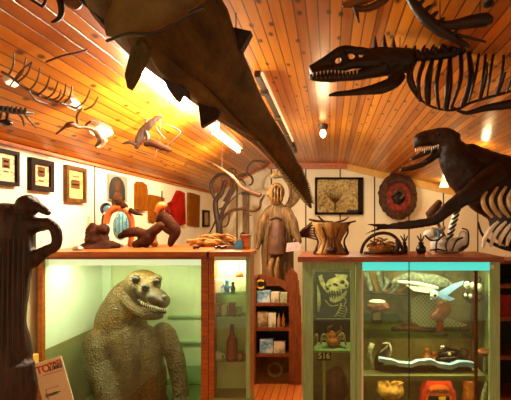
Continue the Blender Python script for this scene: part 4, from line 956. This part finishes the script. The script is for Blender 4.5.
# nest basket
Yn = 3.22; b = tb(Yn)
t = thing('nest_basket', 'dark hooped basket filled with pale straw under the dinosaur claw', 'basket', P(384, b, Yn))
MB().tp([(361, b - 1, Yn, 1.6), (364, 244, Yn, 1.6), (372, 236, Yn, 1.7), (382, 233, Yn, 1.7), (392, 235, Yn, 1.6), (400, 243, Yn, 1.6), (403, b - 1, Yn, 1.6)], 10).build('hoop', 'vine', t)
mb = MB()
for k in range(40):
    an = random.uniform(.2, 2.9); rr = random.uniform(.3, 1); x = 382 + 15 * rr * math.cos(an); y = b - 2 - 13 * rr * math.sin(an); a2 = random.uniform(-1, 1)
    mb.tp([(x - 4, y + 3 * a2, Yn + random.uniform(-.05, .05), .7), (x, y - 1, Yn - .02, 1), (x + 4, y - 2 * a2, Yn + random.uniform(-.05, .05), .6)], 6, 2)
mb.ep(381, b - 5, Yn, 13, 5, .07)
for v in mb.bm.verts: v.co.z = max(v.co.z, RT + .001)
mb.build('straw_filling', 'straw', t)
MB().tp([(396, 240, Yn - .03, 1), (398, 246, Yn - .03, 2.4), (396, b - 1.5, Yn - .03, 3), (403, b - 1.5, Yn - .03, 2)], 10).build('dark_handle', 'carved_dark', t)
mb = MB(); mb.tp([(364, b - 1.2, Yn, 1.4), (383, b - 1.4, Yn - .05, 1.6), (403, b - 1.2, Yn, 1.4)], 8); mb.build('rim', 'vine', t)
# small black jars
for x, r, lab in ((404.5, 3.6, 'small black jar half behind the basket handle'), (421, 5.2, 'round black jar with twigs standing before the white bone model')):
    Yj = 3.26; b = tb(Yj); a = P(x, b, Yj); s = Yj / F
    t = thing('black_jar', lab, 'jar', a, 'black jars on the cabinet top')
    MB().lathe(a, [(r * .7 * s, 0), (r * s, 3 * s), (r * .95 * s, 6.5 * s), (r * .45 * s, 9.5 * s), (r * .6 * s, 11.5 * s)], 16).build('pot', 'black_glossy', t)
    for k in range(3): MB().tp([(x, b - 11, Yj, .8), (x - 2 + 2 * k, b - 15, Yj, .8), (x - 4 + 3.5 * k, b - 18 + (k == 1) * -2, Yj, .5)], 6).build('twig', 'vine', t)
# white bone model
Yo = 3.3; b = tb(Yo)
t = thing('white_bone_model', 'cream carved bone model with black outlines and striped neck on the cabinet', 'sculpture', P(447, b, Yo))
mb = MB(); mb.ep(441, b - 9, Yo, 11, 9, .05); mb.ep(456, b - 8, Yo, 9, 8, .05); mb.ep(430, b - 19, Yo, 7, 5, .03); mb.ep(463, b - 15, Yo, 6, 8, .04); mb.ep(448, b - 4, Yo, 17, 4, .06)
for v in mb.bm.verts: v.co.z = max(v.co.z, RT + .001)
mb.fuse(.009, 2).build('bone_body', 'white_paint', t)
MB().tp([(449, b - 12, Yo - .01, 3), (451, b - 24, Yo - .01, 3.4), (455, b - 36, Yo - .01, 3.2), (459, b - 48, Yo - .01, 2)], 10).build('neck', 'white_paint', t)
for k in range(7):
    MB().tp([(446 + k * 1.5, b - 14 - k * 5, Yo - .035, .8), (450 + k * 1.4, b - 16 - k * 5, Yo - .04, 1.1), (453.5 + k * 1.4, b - 19 - k * 5, Yo - .03, .7)], 6).build('stripe', 'black', t)
for q in ([(436, b - 1, .8), (437, b - 12, 1), (444, b - 18, .8)], [(447, b - 2, .7), (446, b - 10, 1), (452, b - 19, .8)], [(452, b - 2, .7), (456, b - 12, 1.1), (463, b - 16, .8)], [(425, b - 18, .8), (431, b - 13, 1), (440, b - 14, .7)], [(459, b - 3, 1.2), (463, b - 5, 1.8), (468, b - 9, 1), (468, b - 22, .8), (462, b - 25, .7)], [(430, b - 3, .7), (438, b - 4, .9), (446, b - 2, .6)]):
    MB().tp([(x, y, Yo - .066, r) for x, y, r in q], 7).build('outline', 'black', t)
mb = MB(); mb.tp([(433, b - 21, Yo - .02, 5), (441, b - 23, Yo - .02, 3), (445, b - 27, Yo - .02, 1)], 10, dy=.4); mb.build('blue_wing', 'mat_grey', t)
MB().tp([(437, b - 24, Yo - .04, 1.2), (439, b - 19, Yo - .045, 1.5), (438, b - 16, Yo - .045, .8)], 8).build('blue_mark', 'blue_paint', t)
MB().tp([(429, b - 37, Yo + .03, 5), (434, b - 43, Yo + .03, 5), (440, b - 52, Yo + .03, 3)], 10, dy=.5).build('brown_wing', 'bone_brown', t); MB().tp([(434, b - 37, Yo + .03, 1.6), (440, b - 26, Yo + .02, 1.6), (446, b - 14, Yo, 1.4)], 8).build('wing_stalk', 'bone_brown', t)

# ------------------------------------------------------------------ tyrannosaur on the right
YT = 3.3
def tv(x, y): return 401 + x / 4.445, 110 + y / 4.445
def tq(L): return [(*tv(x, y), YT + d, r / 4.445) for x, y, d, r in L]
t = thing('tyrannosaur_sculpture', 'dark brown roaring tyrannosaur leaning in from the right above the cabinet', 'sculpture', (1.72, 3.45, 0))
mb = MB()
mb.tp(tq([(66, 150, -.02, 20), (84, 134, -.02, 33), (115, 124, 0, 37), (160, 122, 0, 44), (205, 126, 0, 48), (238, 145, 0, 52)]), 14, dy=.75)
mb.tp(tq([(60, 160, -.02, 9), (62, 180, -.02, 7)]), 8)
mb.tp(tq([(235, 145, 0, 44), (225, 185, 0, 50), (215, 225, .0, 48), (235, 270, .02, 46)]), 14, dy=.8)
mb.tp(tq([(215, 205, .0, 34), (300, 215, .05, 66), (380, 260, .1, 84), (470, 300, .12, 100), (560, 330, .12, 115), (680, 340, .12, 120), (800, 330, .14, 70), (980, 300, .16, 30)]), 18, dy=.7)
mb.tp([(452, 146, YT, 13), (457, 162, YT, 17), (468, 178, YT + .03, 20), (486, 190, YT + .06, 24), (505, 196, YT + .08, 28), (540, 205, YT + .1, 34)], 14, dy=.6)
mb.ep(520, 215, YT + .06, 32, 36, .13)
mb.fuse(.016, 3, .009, 10).build('body', 'trex', t)
mb = MB(); mb.tp(tq([(42, 224, -.03, 6), (70, 208, -.03, 11), (115, 187, -.02, 14), (160, 168, 0, 16), (200, 158, 0, 22)]), 10)
mb.fuse(.01, 2, .003, 10).build('tongue', 'trex', t)
mb = MB(); mb.tp(tq([(-4, 266, -.03, 9), (45, 258, -.03, 13), (95, 240, -.02, 15), (140, 212, 0, 17), (180, 180, 0, 20), (215, 165, 0, 22)]), 10)
tj = mb.fuse(.01, 2, .004, 12).build('lower_jaw', 'trex', t)
for k in range(11):
    f = k / 10; x, y = tv(66 + 100 * f, 172 - 18 * f + 6 * math.sin(f * 3)); p = P(x, y, YT - .10); MB().cone(p, p + V((-.005, -.003, -.028 - .01 * math.sin(k * 2))), .006).build('tooth', 'tooth', t)
for k in range(8):
    f = k / 7; x, y = tv(10 + 100 * f, 252 - 22 * f); p = P(x, y, YT - .07); MB().cone(p, p + V((-.003, 0, .02)), .005).build('tooth', 'bone_tan', tj)
MB().ep(*tv(168, 108), YT - .215 + .1, 1.6, 1.4, .012).build('eye', 'eye', t)
def t2(x, y): return 401 + x / 4, 165 + y / 4
YTa = 3.12
mb = MB(); arm = [(400, 20, .15, 44), (330, 72, .08, 46), (280, 112, .02, 38), (225, 150, 0, 31), (180, 184, -.02, 27), (145, 214, -.03, 22), (110, 228, -.03, 18), (60, 236, -.03, 19), (0, 242, -.03, 17), (-60, 248, -.03, 10), (-110, 262, -.03, 5), (-158, 286, -.03, 2)]
mb.tp([(*t2(x, y), YTa + d, r / 4) for x, y, d, r in arm], 12, dy=.55)
mb.tp([(*t2(-60, 244), YTa - .03, 2.4), (*t2(-105, 240), YTa - .05, 1.6), (*t2(-140, 236), YTa - .06, .6)], 8)
mb.fuse(.010, 2, .003, 12).build('arm', 'trex', t)
# legs right of the cabinet
for x, y in ((1.55, 3.18), (1.95, 3.5)):
    MB().tube([V((x + .15, 3.45, E - .12)), V((x + .08, y, E - .5)), V((x - .02, y - .12, E - .85)), V((x + .05, y + .08, .45)), V((x + .02, y, .08)), V((x - .06, y - .22, .05))], [.24, .2, .13, .09, .085, .05], 14).fuse(.018, 2, .008, 8).build('leg', 'trex', t)
for k in range(6):
    x0 = 484 + k * 8.5
    MB().tp([(x0 + 5, 188 - k * .5, YT - .10, 1.4), (x0 - 1, 198, YT - .17, 2.3), (x0 + 1, 208, YT - .185, 2.4), (x0 + 8, 217, YT - .15, 1.4)], 8).build('rib', 'bone_pale', t)
for k in range(6):
    x0 = 483 + k * 8
    MB().tp([(x0, 247 - k * .6, YT - .14, 1.4), (x0 + 2, 238, YT - .18, 2.3), (x0 + 8, 229, YT - .185, 2.3), (x0 + 15, 222, YT - .15, 1.3)], 8).build('rib', 'white_paint', t)
MB().tp([(478, 222, YT - .15, 1), (482, 234, YT - .15, 1.4), (492, 243, YT - .15, 1.8), (512, 250, YT - .12, 2), (545, 252, YT - .05, 2)], 8).build('belly_rib_bar', 'bone_dark', t)

# ------------------------------------------------------------------ dark shelving right of the cabinet
t = thing('dark_bookcase', 'dark wooden shelf unit at the right edge beyond the cabinet', 'shelf unit', (1.75, 3.95, 0))
bx0, bx1, by0, by1 = 1.42, 2.6, 3.9, 4.3; zt = E - .35
for x in (bx0, bx1 - .03): MB().box(x, x + .03, by0, by1, 0, zt).build('side_panel', 'dark_shelf', t, smooth=False)
MB().box(bx0, bx1, by1 - .02, by1, 0, zt).build('back_panel', 'dark_shelf', t, smooth=False)
for z in (.02, .4, .75, 1.05, zt - .03): MB().box(bx0, bx1, by0, by1 - .02, z, z + .03).build('shelf', 'red_wood', t, smooth=False)
q = P(508, 0, 3.98)
MB().box(bx0 + .04, bx0 + .24, by0 + .05, by0 + .2, .78, .98).bevel(.01).build('red_tin', 'red_plastic', None, 'red box on a dark shelf at the right edge of the photo', 'box')

# ------------------------------------------------------------------ hanging sawfish
t = thing('hanging_sawfish', 'huge dark brown sawfish model hanging with its toothed snout towards the back', 'model animal', P(180, 40, 1.4))
AX = [(118, -62, 1.10, 56), (148, -8, 1.22, 62), (176, 30, 1.38, 56), (196, 57, 1.52, 45), (217, 82, 1.72, 36), (236, 105, 1.95, 27), (254, 124, 2.2, 20), (272, 143, 2.45, 14.5), (288, 166, 2.75, 10.5), (301, 188, 3.02, 6), (311, 208, 3.25, 1)]
mb = MB(); mb.tp(AX, 20, 5, .42)
snout = mb.build('body', 'shark', t)
mb = MB()   # pale flank ridge
mb.tp([(150, 40, 1.32, 6), (166, 66, 1.42, 11), (194, 88, 1.58, 11), (216, 107, 1.78, 8), (236, 124, 2.02, 5), (256, 138, 2.3, 2)], 12, 4, .7); mb.build('flank_ridge', 'shark_light', t)
mb = MB(); mb.tp([(106, 38, 1.16, 3), (114, 26, 1.14, 15), (132, 12, 1.11, 26), (158, -6, 1.08, 32), (190, -25, 1.05, 30), (225, -45, 1.05, 25)], 16, 4, .35); mb.fuse(.012, 3).build('hood', 'shark_light', t)
MB().tp([(107, 41, 1.14, 1.6), (128, 34, 1.09, 1.8), (150, 33.5, 1.065, 1.8), (170, 28, 1.05, 1.7), (186, 17, 1.04, 1.5), (204, 9, 1.04, 1.2)], 8).build('lip', 'bone_dark', t)
MB().slab([P(142, 37, 1.28), P(131, 48, 1.27), P(124.5, 74, 1.25), P(127, 88, 1.25), P(133, 78, 1.25), P(140, 64, 1.26), P(147, 50, 1.28)], (0, .035, 0)).bevel(.008).build('fin', 'shark', t)
MB().slab([P(162, 75, 1.46), P(167, 88, 1.48), P(175, 99.5, 1.5), P(177, 101, 1.5), P(182, 93, 1.5), P(188, 99, 1.5), P(187, 90, 1.5)], (0, .03, 0)).bevel(.006).build('fin', 'bone_dark', t)
MB().slab([P(197, 96, 1.64), P(199, 112, 1.68), P(201, 127, 1.7), P(217, 117, 1.74), P(219, 110, 1.74)], (0, .03, 0)).bevel(.006).build('fin', 'bone_dark', t)
MB().slab([P(228, 26, 1.5), P(251, 31, 1.5), P(241, 50, 1.52), P(236, 46, 1.52)], (0, .04, 0)).bevel(.008).build('fin', 'bone_dark', t)
def saw(L, side):
    for i in range(len(L) - 1):
        (x0, y0, Y_a), (x1, y1, Y_b) = L[i], L[i + 1]; n = 9
        for k in range(n):
            f = k / n; p = P(x0 + (x1 - x0) * f, y0 + (y1 - y0) * f, Y_a + (Y_b - Y_a) * f); d = V((side, 0, -.45 * side)) * .022
            MB().cone(p - d * .5, p + d * 1.5, .012).build('saw_tooth', 'shark_tooth', snout)
saw([(258, 141, 2.3), (273, 158, 2.55), (290, 183, 2.85), (309, 206, 3.2)], -1); saw([(285, 152, 2.55), (298, 166, 2.8), (306, 184, 3.0), (311, 204, 3.2)], 1)
MB().tp([(78, -3, 1.18, 2.5), (95, 12, 1.2, 2.5), (110, 30, 1.22, 2), ], 8).build('side_spar', 'bone_dark', t)
for x, y, Y in ((176, 12, 1.38), (236, 95, 1.95)): wire(P(x, y, Y), t)

# ------------------------------------------------------------------ hanging crocodile skeleton
YS = 2.15
t = thing('hanging_reptile_skeleton', 'dark long-jawed reptile skeleton with a row of ribs hung under the ceiling', 'skeleton', P(420, 70, YS))
def sp(*L, seg=10, sub=4, dy=1.0): return MB().tp([(x, y, YS + d, r) for x, y, d, r in L], seg, sub, dy)
mb = MB()
mb.tp([(311, 70, YS, 5), (318, 66, YS, 5), (328, 59, YS, 4.6), (342, 50.5, YS, 5), (356, 50, YS, 3.6), (368, 53, YS, 5), (382, 57, YS, 11), (395, 61, YS, 14), (412, 60, YS, 12)], 12, 4, .7)
mb.tp([(312, 73, YS, 5), (326, 71, YS, 5), (340, 68, YS, 4.6), (352, 64, YS, 5), (364, 63, YS, 6), (380, 63, YS, 9)], 12, 4, .9)
mb.tp([(326, 62, YS, 3), (334, 64, YS, 3.4)], 10); mb.tp([(341, 52, YS, 4.5), (345, 60, YS, 4.5), (344, 66, YS, 4)], 10); mb.tp([(354, 52, YS, 1.8), (357, 58, YS, 2.2), (357, 63, YS, 2.4)], 8); mb.tp([(366, 54, YS, 4), (370, 62, YS, 5)], 8)
sk = mb.fuse(.006, 2, .002, 16).build('skull', 'bone_dark', t)
mb = MB(); mb.tp([(311, 76, YS, 4), (318, 78, YS, 4), (334, 77.5, YS, 4.6), (352, 76, YS, 5), (370, 72.5, YS, 6), (386, 67, YS, 9)], 12, 4, .9); lj = mb.fuse(.006, 2, .002, 16).build('lower_jaw', 'bone_dark', t)
for k in range(13):
    f = k / 12; p = P(313 + 44 * f, 73 - 3.5 * f - 1.2 * math.sin(f * 5), YS - .027); MB().cone(p, p + V((0, -.004, -.02)), .0045).build('tooth', 'tooth', sk)
for k in range(10):
    f = k / 9; p = P(312 + 40 * f, 79 - 2 * f, YS - .024); MB().cone(p, p + V((0, -.004, .013)), .004).build('tooth', 'bone_tan', lj)
sx = [(390, 56), (417, 57), (450, 54), (465, 48), (489, 46.5), (511, 42), (545, 38), (590, 36)]
mb = MB(); mb.tp([(x, y, YS, 4.6) for x, y in sx], 10)
for k in range(21): q = 408 + k * 9; mb.ep(q, 57 - (q - 408) * .145 + 0, YS, 3.8, 6.2, .035)
mb.build('spine', 'bone_dark', t)
def spy(x):
    for (x0, y0), (x1, y1) in zip(sx, sx[1:]):
        if x <= x1: return y0 + (y1 - y0) * (x - x0) / (x1 - x0)
    return 36
for k in range(21):
    x = 376 + k * 9.2; y = spy(x) - 3 if x > 390 else 52 - (x - 376) * .15
    h = 16 if x < 403 else 8.5
    MB().tp([(x, y + 2, YS, 3.4), (x - .6 + (2 if x > 400 else 0), y - h * .5, YS, 2), (x + (3 if x > 400 else -1), y - h, YS, .6)], 7, 2).build('spine_spike', 'bone_dark', t)
ribs = [(412, 62, 410, 80, 420, 99), (424, 61, 420, 80, 421, 101), (432, 61, 428, 82, 428, 105), (441, 60, 438, 84, 440, 109), (450, 59, 449, 84, 446, 110), (461, 55, 462, 80, 452, 108), (469, 54, 471, 82, 462, 107), (479, 53, 477, 76, 470, 101), (486, 52, 485, 74, 480, 99), (494, 51, 492, 72, 488, 97), (504, 49, 504, 70, 497, 95), (515, 47, 516, 68, 508, 92), (527, 46, 528, 66, 520, 90)]
for i, (x0, y0, x1, y1, x2, y2) in enumerate(ribs):
    r = 2.3 if i < 7 else 1.5
    for d in ((-1,) if i % 2 else (-1, 1)):
        MB().tp([(x0, y0, YS, r), (x1 + d * 1.5, y1, YS + d * .13, r), (x2 + d * 1.0, y2, YS + d * .08, r * .7)], 8).build('rib', 'bone_dark', t)
MB().tp([(418, 98, YS - .05, 1), (430, 106, YS - .05, 1.2), (445, 110, YS - .05, 1.2), (458, 109, YS - .04, 1.4), (470, 103, YS - .04, 1.4), (490, 97, YS - .04, 1.4), (515, 90, YS - .04, 1.4)], 8).build('breast_bone', 'bone_dark', t)
MB().tp([(452, 107, YS, 1), (466, 113, YS, 2), (486, 108, YS, 3.4), (512, 104, YS, 5), (540, 100, YS, 6)], 10).build('hind_limb', 'bone_dark', t)
MB().tp([(400, 68, YS - .05, 5), (392, 76, YS - .06, 4), (388, 88, YS - .07, 1.6)], 10).build('fore_limb', 'bone_dark', t)
MB().tp([(402, 74, YS - .06, 5), (394, 82, YS - .08, 6.5), (380, 88, YS - .09, 6.5), (364, 91, YS - .1, 4.2), (348, 93, YS - .1, 3), (336, 94, YS - .1, 2.6), (329, 95.5, YS - .1, 1)], 10, dy=.5).build('fore_paw', 'bone_dark', t)
for x in (400, 470, 530): wire(P(x, spy(x) - 2, YS), t)

# upper tail skeleton
YU2 = 1.75
t = thing('hanging_tail_skeleton', 'dark knobbly tail skeleton curving across the upper right corner', 'skeleton', P(440, 20, YU2))
MB().tp([(404, -14, YU2, 4), (414, 4, YU2, 5), (425, 18, YU2, 6), (440, 30, YU2, 6), (456, 40, YU2, 4), (468, 46, YU2 + .05, 2)], 10).build('tail_bone', 'bone_dark', t)
MB().tp([(424, 14, YU2, 3), (436, 24, YU2, 4), (452, 25, YU2 - .03, 4.5), (470, 22, YU2 - .05, 6.5), (486, 20, YU2 - .05, 7), (492, 22, YU2 - .05, 2.5)], 12).build('paddle_bone', 'bone_dark', t)
for k in range(8):
    x, y = 406 + k * 6.5, -8 + k * 6.3; MB().tp([(x, y, YU2 - .01, 3), (x + 4, y - 4, YU2 - .02, 2), (x + 6.5, y - 6, YU2 - .02, .6)], 7, 2).build('tail_spike', 'bone_dark', t)
MB().tp([(452, 34, YU2, 2), (470, 38, YU2 - .02, 1.6), (486, 42, YU2 - .04, 1)], 8).build('thin_bone', 'bone_dark', t)
MB().ep(489, 2, YU2 - .05, 6, 4, .04).build('end_knob', 'bone_dark', t); MB().tp([(489, 2, YU2 - .05, 2), (478, -6, YU2 - .02, 1.6), (462, -12, YU2, 1.6)], 8).build('end_link', 'bone_dark', t)
wire(P(440, 28, YU2), t); wire(P(480, 18, YU2 - .05), t)
# top claw
YK = 1.72
t = thing('hanging_claw', 'brown curved claw with pale knuckle hanging at the top edge', 'claw', P(362, 4, YK))
MB().tp([(392, -12, YK, 4), (384, 0, YK, 4), (372, 7, YK, 3.6), (362, 9, YK, 3), (354, 8, YK, 2.4)], 10).build('claw_bone', 'bone_brown', t)
MB().tp([(376, -6, YK, 5), (362, 0, YK, 5), (350, 4, YK, 4), (343, 6, YK, 2)], 10).build('knuckle', 'bone_tan', t)
MB().tp([(356, 8, YK, 2.4), (357, 15, YK, 2.2), (359, 23, YK, .6)], 8).build('talon', 'bone_brown', t); wire(P(372, 0, YK), t)
# top left claw
YK = 1.55
t = thing('hanging_hook_horn', 'dark hooked horn hanging at the top left corner of the ceiling', 'horn', P(55, 5, YK))
MB().tp([(54, -16, YK, 4), (59, -3, YK, 3.6), (61.5, 8, YK, 3), (60, 17, YK, 2.2), (54, 21.5, YK, 1.6), (51, 22, YK, .5)], 10).build('hook', 'bone_dark', t)
MB().tp([(30, -1, YK, 1.4), (37, 3, YK, 1.6), (42, 6, YK, 1.6), (45, 2, YK, 1.5), (46, -8, YK, 1.4), (54, -14, YK, 1.4)], 8).build('loop', 'bone_dark', t); wire(P(55, -12, YK), t)
MB().tp([(66, -4, YK, 3), (70, 3, YK, 5), (76, 4, YK, 5), (80, -4, YK, 4)], 10).build('pale_ball', 'bone_tan', t); MB().tp([(66, -4, YK, 1.4), (58, -12, YK, 1.4)], 8, 1).build('link', 'bone_dark', t)

# ------------------------------------------------------------------ skeletons on the left slope
t = thing('ribbed_fish_skeleton', 'thin brown fish skeleton with spread ribs fixed to the plank slope', 'skeleton', CLp(50, 85))
def ct(L, k=.97, seg=7, sub=3):
    return MB().tube([CLp(x, y, k) for x, y, r in L], [r / F * CLp(x, y, k).y for x, y, r in L], seg, sub)
ct([(2, 72, 1.3), (14, 79, 1.4), (28, 90, 1.5), (45, 98, 1.5), (62, 103, 1.4), (80, 110, 1.2)]).build('spine', 'bone_brown', t)
for k, (x0, y0, x1, y1) in enumerate(((8, 76, 14, 53), (16, 80, 26, 58), (18, 82, 32, 62), (30, 90, 40, 68), (38, 95, 50, 76), (46, 99, 58, 82), (52, 100, 61, 90), (58, 102, 66, 84), (64, 103, 72, 86), (76, 108, 90, 90), (84, 110, 98, 97))):
    ct([(x0, y0, .9), ((x0 + x1) / 2 + 2, (y0 + y1) / 2 + 2, .9), (x1, y1, .6)], .965).build('rib', 'bone_brown', t)
ct([(32, 62, .6), (20, 72, .7), (10, 86, .6)], .965).build('fin_ray', 'bone_brown', t); ct([(28, 90, 1), (36, 100, 1), (48, 104, .8)], .965).build('jaw', 'bone_brown', t)
ct([(46, 62, 1.0), (62, 56, 1.0), (80, 52, 1.0), (88, 49, .6)], .985).build('fin_spar', 'bone_brown', t)
# lizard in the corner
t = thing('lizard_skeleton', 'small dark lizard skeleton where the slope meets the side wall', 'skeleton', CLp(15, 112)); 
ct([(-6, 108, 3), (4, 109, 3.4), (14, 111, 3.4), (22, 112, 2.4), (33, 113, 1)], .95, 8).build('spine', 'bone_dark', t)
for x0, y0, x1, y1, x2, y2 in ((6, 111, 8, 120, 3, 126), (16, 112, 22, 118, 24, 126), (24, 113, 28, 119, 36, 128), (2, 109, 0, 118, -4, 124)): ct([(x0, y0, 1.2), (x1, y1, 1.1), (x2, y2, .6)], .95).build('leg', 'bone_dark', t)
for k in range(6): ct([(2 + k * 4.5, 110 + k * .4, 1.8), (3 + k * 4.5, 106 + k * .4, .8)], .945, 6, 1).build('back_spike', 'bone_dark', t)
t2_ = CLp(6, 123, .93); MB().ell(t2_, (.03, .03, .018)).build('dark_stone', 'black_glossy', t); ct([(6, 123, 1.4), (8, 112, 1.4)], .945, 6, 1).build('stalk', 'bone_dark', t)
# curled antler
t = thing('curled_antler', 'brown curled antler with knobby base fixed by the white box lamp', 'antler', CLp(85, 125))
ct([(66, 126, 2.2), (72, 124, 3.0), (78, 127, 2.0), (86, 127, 1.8), (94, 130, 2.2), (98, 136, 2.4), (100, 141, 2.0), (96, 146, 1.2)], .95, 9).build('beam', 'bone_brown', t)
ct([(78, 126, 1.2), (77, 116, 1.2), (82, 108, .8)], .955).build('tine', 'bone_brown', t); ct([(84, 127, 1.2), (91, 121, 1), (97, 122, .6)], .955).build('tine', 'bone_brown', t)
ct([(96, 146, 2.4), (101, 145, 2.8), (106, 140, 1.6)], .955).build('pale_tip', 'bone_pale', t)
ct([(66, 126, 1.6), (60, 131, 1.2), (56, 134, .8)], .965).build('root', 'bone_brown', t)
# winged reptile
Yp = 3.15
t = thing('hanging_winged_reptile', 'small brown winged reptile model hanging below the bright ceiling lamp', 'model animal', P(148, 138, Yp))
def wp(L, dy=1, seg=9): return MB().tp([(110 + x / 5.68, 100 + y / 5.68, Yp + d, r / 5.68) for x, y, d, r in L], seg, 4, dy)
wp([(150, 275, .0, 10), (165, 225, 0, 24), (185, 180, 0, 24), (225, 140, -.02, 22), (265, 105, -.03, 14), (298, 92, -.04, 4)], .4, 12).build('wing', 'carved_dark', t)
wp([(200, 240, 0, 24), (240, 245, 0, 22), (290, 265, -.02, 18), (330, 280, -.02, 14), (352, 288, -.02, 4)], .9, 12).build('body', 'brown_clay', t)
wp([(150, 255, 0, 12), (115, 240, 0, 11), (70, 248, 0, 3)], .8).build('beak', 'carved_dark', t)
wp([(195, 170, 0, 8), (205, 120, 0, 6), (207, 85, 0, 3)]).build('crest_spike', 'bone_brown', t)
wp([(205, 175, -.01, 10), (215, 215, -.01, 12), (210, 250, -.01, 10)]).build('dark_chest', 'bone_dark', t)
wp([(258, 155, -.02, 5), (285, 190, -.02, 5), (315, 222, -.02, 2)]).build('strut', 'bone_brown', t)
wp([(262, 115, -.03, 3), (330, 140, -.03, 3), (400, 180, -.02, 4), (370, 220, -.02, 3), (335, 255, -.02, 4)]).build('wing_finger', 'carved_dark', t)
wp([(150, 290, 0, 5), (200, 305, 0, 5), (252, 325, 0, 3)]).build('tail', 'bone_brown', t); wp([(262, 265, 0, 5), (262, 300, 0, 4), (255, 330, 0, 2)]).build('leg', 'bone_tan', t)
wire(P(148, 132, Yp), t); wire(P(160, 143, Yp), t)

# ------------------------------------------------------------------ lights
def area(name, loc, rot, sx, sy, e, col):
    d = bpy.data.lights.new(name, 'AREA'); d.shape = 'RECTANGLE'; d.size = sx; d.size_y = sy; d.energy = e; d.color = col
    o = bpy.data.objects.new(name, d); C.objects.link(o); o.location = loc; o.rotation_euler = rot; return o
def point(name, loc, e, col, r=.05):
    d = bpy.data.lights.new(name, 'POINT'); d.energy = e; d.color = col; d.shadow_soft_size = r
    o = bpy.data.objects.new(name, d); C.objects.link(o); o.location = loc; return o
WARM = (1, .83, .52)
for y in (2.7, 3.05, 3.4): point('near_lamp_fill', (-1.06, y, ceil_z(-1.06) - .125), 60, (1, .90, .70), .04)  # extra points with no fixture of their own, added to brighten the plank slope
point('lamp_far', (-1.0, 4.5, ceil_z(-1.06) - .3), 30, WARM, .06)
point('bulb_light', P(323, 127, 4.2) + V((0, 0, -.4)), 8, (1, .78, .42), .05)
point('back_spot', P(444, 188, 6.45), 5, (1, .74, .36), .05)
point('dino_glow', (1.36, 3.85, ceil_z(1.36) - .09), 2.2, (1, .75, .35), .03)
point('dino_glow', (1.75, 3.9, ceil_z(1.75) - .09), 2.2, (1, .75, .35), .03)
area('case_light', ((CX0 + CX1) / 2, CY0 + .2, TOPZ - .03), (0, 0, 0), .9, .15, 14, (.95, 1, .78))
area('cabinet_light', ((gx(363) + gx(490)) / 2, GY0 + .12, RTZ - .02), (0, 0, 0), .8, .1, 8, (1, .97, .82))
area('shelf_light', ((gx(363) + gx(490)) / 2, GY0 + .12, zA - .04), (0, 0, 0), .8, .06, 2.5, (1, .85, .5))
area('added_mid_fill', ((gx(363) + gx(490)) / 2, GY0 + .16, zB - .03), (math.radians(15), 0, 0), .8, .06, 2.2, (1, .82, .48))  # added fill below the glass shelf; the cabinet has no lamp there
area('bay_low_light', (gx(332), GY0 + .12, zL - .03), (0, 0, 0), .2, .06, .6, (1, .8, .5))
area('bay_light', (gx(332), GY0 + .12, RTZ - .02), (0, 0, 0), .2, .1, 2.5, (1, 1, .68))
area('narrow_light', ((NX0 + NX1) / 2, NY0 + .08, TOPZ - .02), (0, 0, 0), .18, .06, 3.0, (1, 1, .75))
area('room_light', (.3, .7, ceil_z(0) - .05), (math.radians(-25), 0, 0), 1.2, .5, 36, (1, .82, .5))
area('back_room_light', (.3, 5.6, ceil_z(0) - .05), (0, 0, 0), .5, .5, 25, (1, .84, .52))
w = bpy.data.worlds.new('World'); bpy.context.scene.world = w; w.use_nodes = True
w.node_tree.nodes['Background'].inputs[0].default_value = (1, .78, .45, 1); w.node_tree.nodes['Background'].inputs[1].default_value = .8

# ------------------------------------------------------------------ camera
cd = bpy.data.cameras.new('Camera'); cam = bpy.data.objects.new('Camera', cd); C.objects.link(cam)
cam.location = (0, 0, E); cam.rotation_euler = (math.pi / 2, 0, 0)
cd.sensor_fit = 'HORIZONTAL'; cd.sensor_width = 36; cd.lens = F / 511 * 36
cd.shift_x = (255.5 - VX) / 511; cd.shift_y = (VY - 200) / 511; cd.clip_start = .02
sc = bpy.context.scene; sc.camera = cam
sc.view_settings.view_transform = 'Standard'; sc.view_settings.look = 'None'; sc.view_settings.exposure = 0
